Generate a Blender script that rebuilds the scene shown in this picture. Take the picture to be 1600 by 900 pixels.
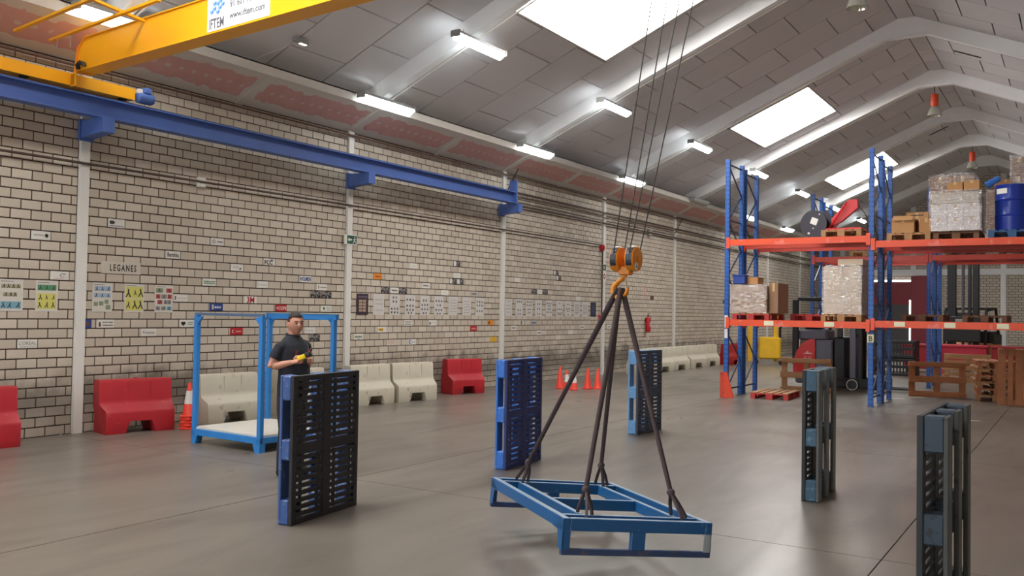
import bpy, bmesh, math, random
from mathutils import Vector, Matrix
random.seed(7)
for o in list(bpy.data.objects): bpy.data.objects.remove(o, do_unlink=True)
scene = bpy.context.scene
COL = scene.collection

# ------------------------------------------------------------------ camera
CAM_H = 1.8; FPX = 1400.0
pit = math.atan(37/1400.0); rol = 0.0165; yaw = math.atan(891/1400.0)
fw = Vector((-math.sin(yaw)*math.cos(pit), math.cos(yaw)*math.cos(pit), math.sin(pit)))
rt0 = Vector((math.cos(yaw), math.sin(yaw), 0)); up0 = rt0.cross(fw)
rt = rt0*math.cos(rol) + up0*math.sin(rol); up = up0*math.cos(rol) - rt0*math.sin(rol)
cd = bpy.data.cameras.new('camera'); cd.sensor_width = 36.0; cd.lens = FPX/1600*36.0
cd.clip_start = 0.05; cd.clip_end = 300
cam = bpy.data.objects.new('camera', cd); COL.objects.link(cam)
m3 = Matrix((rt, up, -fw)).transposed()
cam.matrix_world = Matrix.Translation((0, 0, CAM_H)) @ m3.to_4x4()
scene.camera = cam

# ------------------------------------------------------------------ world, exposure
world = bpy.data.worlds.new('world'); scene.world = world; world.use_nodes = True
bg = world.node_tree.nodes['Background']; bg.inputs[0].default_value = (0.80, 0.90, 1.0, 1); bg.inputs[1].default_value = 9.0
vs = scene.view_settings
vs.view_transform = 'Standard'; vs.look = 'None'; vs.exposure = 0.42; vs.gamma = 1.0; vs.use_curve_mapping = False
SKY_E = 17.0        # daylight in the roof lights
TUBE_E = 14.0       # fluorescent tubes

# ------------------------------------------------------------------ helpers
def s2l(c):
    c = c/255.0
    return c/12.92 if c <= 0.04045 else ((c+0.055)/1.055)**2.4
def rgb(r, g, b): return (s2l(r), s2l(g), s2l(b), 1.0)

def tag(o, label=None, cat=None, group=None, kind=None):
    if label: o['label'] = label
    if cat: o['category'] = cat
    if group: o['group'] = group
    if kind: o['kind'] = kind
    return o

def empty(name, loc=(0, 0, 0), rz=0.0, label=None, cat=None, group=None):
    o = bpy.data.objects.new(name, None); COL.objects.link(o)
    o.location = loc; o.rotation_euler = (0, 0, rz); o.empty_display_size = 0.1
    return tag(o, label, cat, group)

def link(name, me, parent=None, mat=None):
    o = bpy.data.objects.new(name, me); COL.objects.link(o)
    if parent is not None: o.parent = parent
    if mat is not None and len(me.materials) == 0: me.materials.append(mat)
    return o

def copy_tree(o, parent=None):
    c = o.copy(); COL.objects.link(c)
    if parent is not None: c.parent = parent
    for ch in list(o.children): copy_tree(ch, c)
    return c

class MB:
    def __init__(s): s.v = []; s.f = []
    def add(s, vs_, fs_):
        n = len(s.v); s.v += [tuple(p) for p in vs_]; s.f += [tuple(i+n for i in f) for f in fs_]; return s
    def bb(s, x0, x1, y0, y1, z0, z1):
        return s.add([(x0,y0,z0),(x1,y0,z0),(x1,y1,z0),(x0,y1,z0),(x0,y0,z1),(x1,y0,z1),(x1,y1,z1),(x0,y1,z1)],
                     [(3,2,1,0),(4,5,6,7),(0,1,5,4),(1,2,6,5),(2,3,7,6),(3,0,4,7)])
    def box(s, c, d, rot=None):
        pts = [Vector((sx*d[0]/2, sy*d[1]/2, sz*d[2]/2)) for sz in (-1,1) for sx,sy in ((-1,-1),(1,-1),(1,1),(-1,1))]
        if rot is not None: pts = [rot @ p for p in pts]
        c = Vector(c)
        return s.add([p+c for p in pts], [(3,2,1,0),(4,5,6,7),(0,1,5,4),(1,2,6,5),(2,3,7,6),(3,0,4,7)])
    def rbox(s, x0, x1, y0, y1, z0, z1, b):
        # box with chamfered edges
        b = min(b, (x1-x0)*.49, (y1-y0)*.49, (z1-z0)*.49)
        bm = bmesh.new(); bmesh.ops.create_cube(bm, size=1)
        for v in bm.verts: v.co = Vector(((x0+x1)/2+v.co.x*(x1-x0), (y0+y1)/2+v.co.y*(y1-y0), (z0+z1)/2+v.co.z*(z1-z0)))
        bmesh.ops.bevel(bm, geom=list(bm.edges), offset=b, segments=1, affect='EDGES', profile=0.5)
        bm.verts.index_update()
        s.add([v.co.copy() for v in bm.verts], [[v.index for v in f.verts] for f in bm.faces]); bm.free(); return s
    def bar(s, p0, p1, w, h, upv=(0,0,1)):
        p0 = Vector(p0); p1 = Vector(p1); d = (p1-p0).normalized(); u = Vector(upv)
        sd = d.cross(u)
        if sd.length < 1e-5: sd = d.cross(Vector((1,0,0)))
        sd.normalize(); u = sd.cross(d).normalized()
        o = [(-w/2,-h/2),(w/2,-h/2),(w/2,h/2),(-w/2,h/2)]
        vs_ = [p0+sd*a+u*b for a,b in o]+[p1+sd*a+u*b for a,b in o]
        return s.add(vs_, [(3,2,1,0),(4,5,6,7),(0,1,5,4),(1,2,6,5),(2,3,7,6),(3,0,4,7)])
    def cyl(s, p0, p1, r0, r1=None, n=12, caps=True):
        r1 = r0 if r1 is None else r1
        p0 = Vector(p0); p1 = Vector(p1); d = (p1-p0).normalized()
        a = d.orthogonal().normalized(); b = d.cross(a)
        vs_ = [p0+(a*math.cos(t)+b*math.sin(t))*r0 for t in [2*math.pi*i/n for i in range(n)]]
        vs_ += [p1+(a*math.cos(t)+b*math.sin(t))*r1 for t in [2*math.pi*i/n for i in range(n)]]
        fs_ = [(i,(i+1)%n,n+(i+1)%n,n+i) for i in range(n)]
        if caps: fs_ += [tuple(range(n-1,-1,-1)), tuple(range(n,2*n))]
        return s.add(vs_, fs_)
    def tube(s, pts, r, n=8, caps=True, flat=1.0):
        pts = [Vector(p) for p in pts]; rings = []
        a = None
        rr = r if isinstance(r, (list, tuple)) else [r]*len(pts)
        for i, p in enumerate(pts):
            d = (pts[min(i+1,len(pts)-1)]-pts[max(i-1,0)]).normalized()
            if a is None: a = d.orthogonal().normalized()
            a = (a-d*a.dot(d)).normalized(); b = d.cross(a)
            rings.append([p+(a*math.cos(t)+b*math.sin(t)*flat)*rr[i] for t in [2*math.pi*k/n for k in range(n)]])
        vs_ = [q for ring in rings for q in ring]; fs_ = []
        for i in range(len(pts)-1):
            for k in range(n): fs_.append((i*n+k, i*n+(k+1)%n, (i+1)*n+(k+1)%n, (i+1)*n+k))
        if caps: fs_ += [tuple(range(n-1,-1,-1)), tuple(range((len(pts)-1)*n, len(pts)*n))]
        return s.add(vs_, fs_)
    def lathe(s, prof, n=20, o=(0,0,0), axis='Z'):
        o = Vector(o); vs_ = []
        for r, z in prof:
            for k in range(n):
                t = 2*math.pi*k/n
                p = (r*math.cos(t), r*math.sin(t), z)
                if axis == 'X': p = (z, r*math.cos(t), r*math.sin(t))
                if axis == 'Y': p = (r*math.sin(t), z, r*math.cos(t))
                vs_.append(o+Vector(p))
        fs_ = []
        for i in range(len(prof)-1):
            for k in range(n): fs_.append((i*n+k, i*n+(k+1)%n, (i+1)*n+(k+1)%n, (i+1)*n+k))
        fs_ += [tuple(range(n-1,-1,-1)), tuple(range((len(prof)-1)*n, len(prof)*n))]
        return s.add(vs_, fs_)
    def prism(s, pts, vec):
        n = len(pts); vec = Vector(vec)
        vs_ = [Vector(p) for p in pts]+[Vector(p)+vec for p in pts]
        return s.add(vs_, [tuple(range(n-1,-1,-1)), tuple(range(n,2*n))]+[(i,(i+1)%n,n+(i+1)%n,n+i) for i in range(n)])
    def mesh(s, name, mat=None, smooth=None):
        me = bpy.data.meshes.new(name); me.from_pydata(s.v, [], s.f); me.update()
        bm = bmesh.new(); bm.from_mesh(me); bmesh.ops.recalc_face_normals(bm, faces=bm.faces); bm.to_mesh(me); bm.free()
        if mat is not None: me.materials.append(mat)
        if smooth:
            me.polygons.foreach_set('use_smooth', [True]*len(me.polygons))
            me.set_sharp_from_angle(angle=math.radians(smooth))
        return me
    def build(s, name, mat=None, parent=None, smooth=None, loc=None):
        o = link(name, s.mesh(name, mat, smooth), parent)
        if loc is not None: o.location = loc
        return o

# ------------------------------------------------------------------ materials
MATS = {}
def nd(nt, t, **kw):
    n = nt.nodes.new(t)
    for k, v in kw.items(): setattr(n, k, v)
    return n
def base_mat(name):
    m = bpy.data.materials.new(name); m.use_nodes = True
    return m, m.node_tree, m.node_tree.nodes['Principled BSDF']
def M(name, col, rough=0.6, metal=0.0, var=0.12, scale=6.0, bump=0.0, wear=None, wearamt=0.55, coat=0.0):
    """painted / plastic / wood surface with procedural colour variation, optional worn patches"""
    if name in MATS: return MATS[name]
    m, nt, p = base_mat(name)
    tc = nd(nt, 'ShaderNodeTexCoord'); nz = nd(nt, 'ShaderNodeTexNoise'); nz.inputs['Scale'].default_value = scale
    nz.inputs['Detail'].default_value = 5.0
    nt.links.new(tc.outputs['Object'], nz.inputs['Vector'])
    mx = nd(nt, 'ShaderNodeMix', data_type='RGBA')
    c = rgb(*col)
    mx.inputs[6].default_value = tuple(max(0, x*(1-var)) for x in c[:3])+(1,)
    mx.inputs[7].default_value = tuple(min(1, x*(1+var)) for x in c[:3])+(1,)
    nt.links.new(nz.outputs['Fac'], mx.inputs[0])
    out = mx.outputs[2]
    if wear is not None:
        n2 = nd(nt, 'ShaderNodeTexNoise'); n2.inputs['Scale'].default_value = scale*2.3; n2.inputs['Detail'].default_value = 8.0
        nt.links.new(tc.outputs['Object'], n2.inputs['Vector'])
        rp = nd(nt, 'ShaderNodeValToRGB'); rp.color_ramp.elements[0].position = wearamt; rp.color_ramp.elements[1].position = wearamt+0.12
        nt.links.new(n2.outputs['Fac'], rp.inputs[0])
        m2 = nd(nt, 'ShaderNodeMix', data_type='RGBA'); nt.links.new(rp.outputs[0], m2.inputs[0])
        nt.links.new(out, m2.inputs[6]); m2.inputs[7].default_value = rgb(*wear); out = m2.outputs[2]
    nt.links.new(out, p.inputs['Base Color'])
    p.inputs['Roughness'].default_value = rough; p.inputs['Metallic'].default_value = metal
    if coat: p.inputs['Coat Weight'].default_value = coat
    if bump:
        bp = nd(nt, 'ShaderNodeBump'); bp.inputs['Strength'].default_value = bump; bp.inputs['Distance'].default_value = 0.01
        nt.links.new(nz.outputs['Fac'], bp.inputs['Height']); nt.links.new(bp.outputs[0], p.inputs['Normal'])
    MATS[name] = m; return m
def EM(name, col, strength):
    if name in MATS: return MATS[name]
    m, nt, p = base_mat(name)
    p.inputs['Base Color'].default_value = (0.8, 0.8, 0.8, 1)
    p.inputs['Emission Color'].default_value = col; p.inputs['Emission Strength'].default_value = strength
    MATS[name] = m; return m
def math_node(nt, op, a, b=None, c=None):
    n = nd(nt, 'ShaderNodeMath', operation=op)
    for i, x in enumerate((a, b, c)):
        if x is None: continue
        if isinstance(x, (int, float)): n.inputs[i].default_value = x
        else: nt.links.new(x, n.inputs[i])
    return n.outputs[0]
def mixc(nt, fac, a, b):
    n = nd(nt, 'ShaderNodeMix', data_type='RGBA')
    for i, x in ((0, fac), (6, a), (7, b)):
        if isinstance(x, (int, float)): n.inputs[i].default_value = x
        elif isinstance(x, tuple): n.inputs[i].default_value = x
        else: nt.links.new(x, n.inputs[i])
    return n.outputs[2]

BW, BH = 0.279, 0.133       # brick module along the wall and up it
def brick_material():
    m, nt, p = base_mat('painted_brick')
    g = nd(nt, 'ShaderNodeNewGeometry'); sp = nd(nt, 'ShaderNodeSeparateXYZ'); nt.links.new(g.outputs['Position'], sp.inputs[0])
    row = math_node(nt, 'FLOOR', math_node(nt, 'DIVIDE', sp.outputs[2], BH))
    off = math_node(nt, 'MULTIPLY', math_node(nt, 'MODULO', row, 2.0), 0.5)
    colm = math_node(nt, 'FLOOR', math_node(nt, 'SUBTRACT', math_node(nt, 'DIVIDE', math_node(nt, 'SUBTRACT', sp.outputs[1], 6.371), BW), off))
    cb = nd(nt, 'ShaderNodeCombineXYZ'); nt.links.new(row, cb.inputs[0]); nt.links.new(colm, cb.inputs[1])
    wn = nd(nt, 'ShaderNodeTexWhiteNoise', noise_dimensions='3D'); nt.links.new(cb.outputs[0], wn.inputs[0])
    nz = nd(nt, 'ShaderNodeTexNoise'); nz.inputs['Scale'].default_value = 14; nz.inputs['Detail'].default_value = 6
    nt.links.new(g.outputs['Position'], nz.inputs['Vector'])
    c = mixc(nt, wn.outputs[0], rgb(194, 180, 162), rgb(214, 202, 185))
    c = mixc(nt, math_node(nt, 'MULTIPLY', nz.outputs[0], 0.25), c, rgb(172, 160, 146))
    # scuff dirt along the lower courses: an irregular stained band
    n2 = nd(nt, 'ShaderNodeTexNoise'); n2.inputs['Scale'].default_value = 0.55; n2.inputs['Detail'].default_value = 4
    nt.links.new(g.outputs['Position'], n2.inputs['Vector'])
    n3 = nd(nt, 'ShaderNodeTexNoise'); n3.inputs['Scale'].default_value = 3.0; n3.inputs['Detail'].default_value = 6
    nt.links.new(g.outputs['Position'], n3.inputs['Vector'])
    top = math_node(nt, 'ADD', 1.0, math_node(nt, 'MULTIPLY', math_node(nt, 'SUBTRACT', n3.outputs[0], 0.5), 0.9))
    band = nd(nt, 'ShaderNodeMapRange'); band.interpolation_type = 'SMOOTHSTEP'
    band.inputs['From Min'].default_value = 0.0; band.inputs['From Max'].default_value = 0.5; band.inputs['To Min'].default_value = 0; band.inputs['To Max'].default_value = 1
    nt.links.new(math_node(nt, 'SUBTRACT', top, sp.outputs[2]), band.inputs['Value'])
    low = nd(nt, 'ShaderNodeMapRange'); low.interpolation_type = 'SMOOTHSTEP'
    low.inputs['From Min'].default_value = 0.05; low.inputs['From Max'].default_value = 0.5; low.inputs['To Min'].default_value = 0.35; low.inputs['To Max'].default_value = 1
    nt.links.new(sp.outputs[2], low.inputs['Value'])
    amt = math_node(nt, 'MULTIPLY', math_node(nt, 'MULTIPLY', band.outputs[0], low.outputs[0]), math_node(nt, 'MULTIPLY_ADD', n2.outputs[0], 1.1, 0.15))
    amt = math_node(nt, 'MINIMUM', amt, 0.88)
    c = mixc(nt, amt, c, rgb(92, 84, 76))
    nt.links.new(c, p.inputs['Base Color']); p.inputs['Roughness'].default_value = 0.75
    bp = nd(nt, 'ShaderNodeBump'); bp.inputs['Strength'].default_value = 0.15; bp.inputs['Distance'].default_value = 0.004
    nt.links.new(nz.outputs[0], bp.inputs['Height']); nt.links.new(bp.outputs[0], p.inputs['Normal'])
    return m
def far_brick_material(axis):
    """brick pattern for walls too far away to tell the bricks apart"""
    m, nt, p = base_mat('far_brick_'+axis)
    g = nd(nt, 'ShaderNodeNewGeometry'); sp = nd(nt, 'ShaderNodeSeparateXYZ'); nt.links.new(g.outputs['Position'], sp.inputs[0])
    cb = nd(nt, 'ShaderNodeCombineXYZ'); nt.links.new(sp.outputs[0 if axis == 'x' else 1], cb.inputs[0]); nt.links.new(sp.outputs[2], cb.inputs[1])
    b = nd(nt, 'ShaderNodeTexBrick'); nt.links.new(cb.outputs[0], b.inputs['Vector'])
    b.inputs['Scale'].default_value = 1.0; b.inputs['Brick Width'].default_value = BW; b.inputs['Row Height'].default_value = BH
    b.inputs['Mortar Size'].default_value = 0.010; b.inputs['Mortar Smooth'].default_value = 0.1
    b.inputs['Color1'].default_value = rgb(200, 188, 172); b.inputs['Color2'].default_value = rgb(214, 203, 188); b.inputs['Mortar'].default_value = rgb(96, 78, 64)
    nt.links.new(b.outputs['Color'], p.inputs['Base Color']); p.inputs['Roughness'].default_value = 0.8
    return m
def floor_material():
    m, nt, p = base_mat('trowelled_concrete')
    g = nd(nt, 'ShaderNodeNewGeometry')
    def noise(sc, det, dist=0.0, vec=None):
        n = nd(nt, 'ShaderNodeTexNoise'); n.inputs['Scale'].default_value = sc; n.inputs['Detail'].default_value = det; n.inputs['Distortion'].default_value = dist
        nt.links.new(vec or g.outputs['Position'], n.inputs['Vector']); return n.outputs[0]
    mp = nd(nt, 'ShaderNodeMapping'); mp.inputs['Scale'].default_value = (1.0, 0.28, 1.0); mp.inputs['Rotation'].default_value = (0, 0, 0.5)
    nt.links.new(g.outputs['Position'], mp.inputs[0])
    big = noise(0.45, 5, 0.4); mid = noise(1.6, 7, 0.8, mp.outputs[0]); fine = noise(26, 6)
    c = mixc(nt, big, rgb(96, 89, 80), rgb(134, 126, 116))
    rp = nd(nt, 'ShaderNodeValToRGB'); rp.color_ramp.elements[0].position = 0.52; rp.color_ramp.elements[1].position = 0.75
    nt.links.new(mid, rp.inputs[0])
    c = mixc(nt, math_node(nt, 'MULTIPLY', rp.outputs[0], 0.55), c, rgb(84, 76, 68))
    c = mixc(nt, math_node(nt, 'MULTIPLY', fine, 0.22), c, rgb(90, 80, 72))
    # hairline cracks and dark specks
    sk = noise(5.0, 3); rs = nd(nt, 'ShaderNodeValToRGB'); rs.color_ramp.elements[0].position = 0.735; rs.color_ramp.elements[1].position = 0.75
    nt.links.new(sk, rs.inputs[0])
    c = mixc(nt, math_node(nt, 'MULTIPLY', rs.outputs[0], 0.6), c, rgb(66, 58, 52))
    nt.links.new(c, p.inputs['Base Color'])
    r = math_node(nt, 'MULTIPLY_ADD', mid, 0.25, 0.20)
    nt.links.new(r, p.inputs['Roughness'])
    p.inputs['Specular IOR Level'].default_value = 0.45
    bp = nd(nt, 'ShaderNodeBump'); bp.inputs['Strength'].default_value = 0.06; bp.inputs['Distance'].default_value = 0.01
    nt.links.new(fine, bp.inputs['Height']); nt.links.new(bp.outputs[0], p.inputs['Normal'])
    return m
def soffit_material():
    m, nt, p = base_mat('pink_plasterboard')
    uv = nd(nt, 'ShaderNodeUVMap'); sp = nd(nt, 'ShaderNodeSeparateXYZ'); nt.links.new(uv.outputs[0], sp.inputs[0])
    g = nd(nt, 'ShaderNodeNewGeometry')
    n1 = nd(nt, 'ShaderNodeTexNoise'); n1.inputs['Scale'].default_value = 5.0; n1.inputs['Detail'].default_value = 5; nt.links.new(g.outputs['Position'], n1.inputs['Vector'])
    u, v = sp.outputs[0], sp.outputs[1]
    j = math_node(nt, 'MULTIPLY', math_node(nt, 'SUBTRACT', n1.outputs[0], 0.5), 0.28)
    ev = math_node(nt, 'MINIMUM', math_node(nt, 'SUBTRACT', v, 0.20), math_node(nt, 'SUBTRACT', 0.70, v))
    eu = math_node(nt, 'MINIMUM', math_node(nt, 'SUBTRACT', u, 0.13), math_node(nt, 'SUBTRACT', 2.55, u))
    e = math_node(nt, 'ADD', math_node(nt, 'MINIMUM', ev, eu), j)
    dots_u = math_node(nt, 'SUBTRACT', math_node(nt, 'MODULO', math_node(nt, 'ADD', u, math_node(nt, 'MULTIPLY', j, 0.6)), 0.23), 0.115)
    dots_v = math_node(nt, 'SUBTRACT', v, math_node(nt, 'ADD', 0.46, math_node(nt, 'MULTIPLY', j, 0.3)))
    dd = math_node(nt, 'SQRT', math_node(nt, 'ADD', math_node(nt, 'MULTIPLY', dots_u, dots_u), math_node(nt, 'MULTIPLY', dots_v, dots_v)))
    dot = math_node(nt, 'LESS_THAN', dd, 0.042)
    edge = math_node(nt, 'LESS_THAN', e, 0.0)
    mask = math_node(nt, 'MAXIMUM', edge, math_node(nt, 'MULTIPLY', dot, 0.7))
    pink = mixc(nt, n1.outputs[0], rgb(206, 156, 150), rgb(220, 176, 168))
    c = mixc(nt, mask, pink, rgb(216, 210, 202))
    nt.links.new(c, p.inputs['Base Color']); p.inputs['Roughness'].default_value = 0.85
    return m
def panel_material():
    m, nt, p = base_mat('insulation_board')
    oi = nd(nt, 'ShaderNodeObjectInfo'); g = nd(nt, 'ShaderNodeNewGeometry')
    n1 = nd(nt, 'ShaderNodeTexNoise'); n1.inputs['Scale'].default_value = 1.2; n1.inputs['Detail'].default_value = 6; nt.links.new(g.outputs['Position'], n1.inputs['Vector'])
    c = mixc(nt, oi.outputs['Random'], rgb(216, 213, 215), rgb(228, 225, 227))
    c = mixc(nt, math_node(nt, 'MULTIPLY', n1.outputs[0], 0.35), c, rgb(196, 192, 193))
    nt.links.new(c, p.inputs['Base Color']); p.inputs['Roughness'].default_value = 0.9
    return m
MAT_BRICK = brick_material(); MAT_FLOOR = floor_material(); MAT_SOFFIT = soffit_material(); MAT_PANEL = panel_material()
MAT_FARX = far_brick_material('x'); MAT_FARY = far_brick_material('y')
MAT_MORTAR = M('mortar', (78, 60, 48), 0.9, scale=9, var=0.2)
MAT_WHITE = M('white_painted_concrete', (248, 248, 248), 0.7, scale=4, var=0.06)
MAT_CREAM = M('cream_board', (218, 212, 202), 0.8, scale=4, var=0.05)
MAT_DARK = M('dark_joint', (46, 40, 38), 0.9)
MAT_BLUE = M('crane_blue', (78, 106, 172), 0.45, scale=3, var=0.12)
MAT_YELLOW = M('crane_yellow', (245, 170, 20), 0.4, scale=2, var=0.06)
MAT_BLACK = M('black_rubber', (26, 26, 28), 0.6)
MAT_CABLE = M('brown_cable', (84, 68, 60), 0.7)
MAT_STEEL = M('steel', (150, 150, 150), 0.35, metal=0.9)
MAT_GREYMETAL = M('grey_metal', (150, 150, 148), 0.5)
MAT_PLATE = M('white_plate', (226, 222, 214), 0.5, var=0.03)
MAT_INK = M('black_ink', (36, 36, 38), 0.6, var=0.02)
MAT_TUBE = EM('fluorescent_diffuser', (0.88, 0.97, 1.0, 1), TUBE_E)
MAT_SKY = EM('roof_light_sheet', (1.0, 0.985, 0.96, 1), SKY_E)

# ------------------------------------------------------------------ the hall
WX = -11.9; RX = -3.65; RZ = 9.27; SL = 0.43; EX = 2*RX-WX     # left wall, ridge, right wall
Y0, Y1 = -12.0, 50.81
BAY = 5.43; FR = [7.37+BAY*k for k in range(-3, 9)]            # portal frames
def roof_z(x): return RZ - SL*abs(x-RX)

def structure(o, label, cat): return tag(o, label, cat, kind='structure')

# floor slabs
fl = MB().bb(WX-.3, EX+.3, Y0-.3, Y1+.3, -0.30, -0.05).build('floor', MAT_DARK)
structure(fl, 'grey brown trowelled concrete floor cast in large slabs', 'floor')
xs = [WX-.02, -6.57, -1.26, EX]; ysl = [Y0]+[7.16+5.46*k for k in range(-3, 8)]+[Y1]
for i in range(3):
    for j in range(len(ysl)-1):
        if ysl[j+1]-ysl[j] < 0.1: continue
        MB().bb(xs[i]+.005, xs[i+1]-.005, ysl[j]+.005, ysl[j+1]-.005, -0.06, 0).build('slab', MAT_FLOOR, fl)

# left wall: mortar backing, bricks, pilasters
wl = MB().bb(WX-.30, WX-.012, Y0, Y1, 0, roof_z(WX)).build('wall_left', MAT_MORTAR)
structure(wl, 'long side wall of cream painted bricks with dark mortar joints', 'wall')
J = 0.0085
def brick_boxes():
    out = []
    for r in range(39):
        z0 = r*BH; y = 6.371+(0.5*BW if r % 2 else 0.0)-BW*40
        while y < Y1:
            a, b = y, y+BW
            if b > 2.6:
                segs = [(max(a, 2.6), min(b, Y1))]
                for c in FR:
                    ns = []
                    for p, q in segs:
                        if q <= c-.075 or p >= c+.075: ns.append((p, q))
                        else:
                            if p < c-.075: ns.append((p, c-.075))
                            if q > c+.075: ns.append((c+.075, q))
                    segs = ns
                for p, q in segs:
                    if q-p > 0.03: out.append((p+J, q-J, z0+J, z0+BH-J))
            y += BW
    return out
bricks = brick_boxes()
def brick_size_key(b):
    # nearest to where the photographer stands shows largest
    y, z = (b[0]+b[1])/2, (b[2]+b[3])/2
    return (y > 5.9+0.18*z) * (1 if y > 6.05+0.02*abs(z-2) else 0), -math.hypot(math.hypot(y, 11.9), (z-1.8)*0.25)
inview = [b for b in bricks if b[0] > 6.05 and b[1]-b[0] > 0.2 and b[2] < 4.3]
inview.sort(key=lambda b: math.hypot(b[0], (b[2]-2.0)*0.6))
single = set(inview[:300]); rest = [b for b in bricks if b not in single]
me_brick = {}
for b in inview[:300]:
    L = round(b[1]-b[0], 3)
    if L not in me_brick:
        me_brick[L] = MB().rbox(-0.03, 0, -L/2, L/2, -BH/2+J, BH/2-J, 0.003).mesh('brick', MAT_BRICK)
    o = link('brick', me_brick[L], wl); o.location = (WX, (b[0]+b[1])/2, (b[2]+b[3])/2)
mbr = MB()
for p, q, z0, z1 in rest:
    x0 = WX-.03; x1 = WX
    mbr.add([(x0,p,z0),(x1,p,z0),(x1,q,z0),(x0,q,z0),(x0,p,z1),(x1,p,z1),(x1,q,z1),(x0,q,z1)], [(4,5,6,7),(0,1,5,4),(1,2,6,5),(2,3,7,6),(3,2,1,0)])
me = bpy.data.meshes.new('brickwork'); me.from_pydata(mbr.v, [], mbr.f); me.materials.append(MAT_BRICK)
tag(link('brickwork', me, wl), kind='stuff')
MAT_PILASTER = M('pilaster_white', (226, 222, 214), 0.65, scale=3, var=0.06)
for k, y in enumerate(FR):
    if y < 2: continue
    c = MB().bb(WX-.05, WX+.05, y-.068, y+.068, 0, 5.45).build('column', MAT_PILASTER)
    structure(c, ['narrow white pilaster on the brick wall, nearest the camera beside the five exercise posters','white pilaster carrying the green exit sign','white pilaster where the blue runway beam ends','white pilaster with a pipe dropping to a red alarm beside it','white pilaster just left of the racking','white pilaster on the brick wall right behind the blue rack post','seventh white pilaster along the brick wall, seen behind the racking','eighth white pilaster along the brick wall, seen behind the racking'][min(k-3 if False else [i for i,yy in enumerate([f for f in FR if f>=2]) if yy==y][0],7)]+('' if y < 46 else ' near the far corner'), 'column')

# far, right and front walls
def gable(y0, y1):
    pts = [(WX-.3, 0), (EX+.3, 0), (EX+.3, roof_z(EX)), (RX, RZ), (WX-.3, roof_z(WX))]
    return [(x, y0, z) for x, z in pts], (0, y1-y0, 0)
p_, v_ = gable(Y1, Y1+.3)
wf = structure(MB().prism(p_, v_).build('wall_far', MAT_FARX), 'far end wall of cream bricks with white ring beam and white posts', 'wall')
for x in (-11.0, -7.45, -3.3, 0.8): MB().bb(x-.12, x+.12, Y1-.06, Y1+.05, 0, roof_z(x)).build('post', MAT_WHITE, wf)
MB().bb(WX, EX, Y1-.05, Y1+.05, 4.05, 4.36).build('ring_beam', MAT_WHITE, wf)
wr = structure(MB().bb(EX, EX+.3, Y0, Y1, 0, roof_z(EX)).build('wall_right', MAT_FARY), 'right hand side wall of cream bricks, behind the racking', 'wall')
wfr = MB()
for x0, x1, z0, z1 in ((WX-.3, -11.4, 0, 5.7), (-6.4, EX+.3, 0, 5.7), (-11.4, -6.4, 4.6, 5.7)): wfr.bb(x0, x1, Y0-.3, Y0, z0, z1)
wfr.prism([(WX-.3, Y0-.3, 5.7), (EX+.3, Y0-.3, 5.7), (RX, Y0-.3, RZ)], (0, .3, 0))
structure(wfr.build('wall_front', MAT_FARX), 'front end wall of cream bricks with a wide gate opening, behind the camera', 'wall')

# ------------------------------------------------------------------ roof
SKYL = []
for b0 in (-8.35, 2.40, 13.27, 24.95, 35.95):
    SKYL.append((-8.56, -6.33, b0, b0+3.72 if b0 < 20 else b0+3.35))
for b0 in ():
    SKYL.append((-0.97, 1.26, b0, b0+3.6))
def rect_minus(r, holes):
    out = [r]
    for hx0, hx1, hy0, hy1 in holes:
        nx = []
        for x0, x1, y0, y1 in out:
            if hx1 <= x0 or hx0 >= x1 or hy1 <= y0 or hy0 >= y1: nx.append((x0, x1, y0, y1)); continue
            if x0 < hx0: nx.append((x0, hx0, y0, y1))
            if x1 > hx1: nx.append((hx1, x1, y0, y1))
            a, b = max(x0, hx0), min(x1, hx1)
            if y0 < hy0: nx.append((a, b, y0, hy0))
            if y1 > hy1: nx.append((a, b, hy1, y1))
        out = nx
    return out
def slab_on_roof(mb, x0, x1, y0, y1, up0_, up1_):
    v = []
    for dz in (up0_, up1_):
        for x, y in ((x0, y0), (x1, y0), (x1, y1), (x0, y1)): v.append((x, y, roof_z(x)+dz))
    return mb.add(v, [(3,2,1,0),(4,5,6,7),(0,1,5,4),(1,2,6,5),(2,3,7,6),(3,0,4,7)])
ce = MB()
for x0, x1 in ((WX-.3, RX), (RX, EX+.3)):
    for r in rect_minus((x0, x1, Y0-.3, Y1+.3), SKYL): slab_on_roof(ce, *r, 0.035, 0.22)
ce = structure(ce.build('ceiling', MAT_DARK), 'pitched roof lined with grey brown insulation boards between white beams', 'ceiling')
ROWS = (0.0, 1.62, 2.97, 4.28, BAY)
far_panels = MB(); npan = 0
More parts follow.
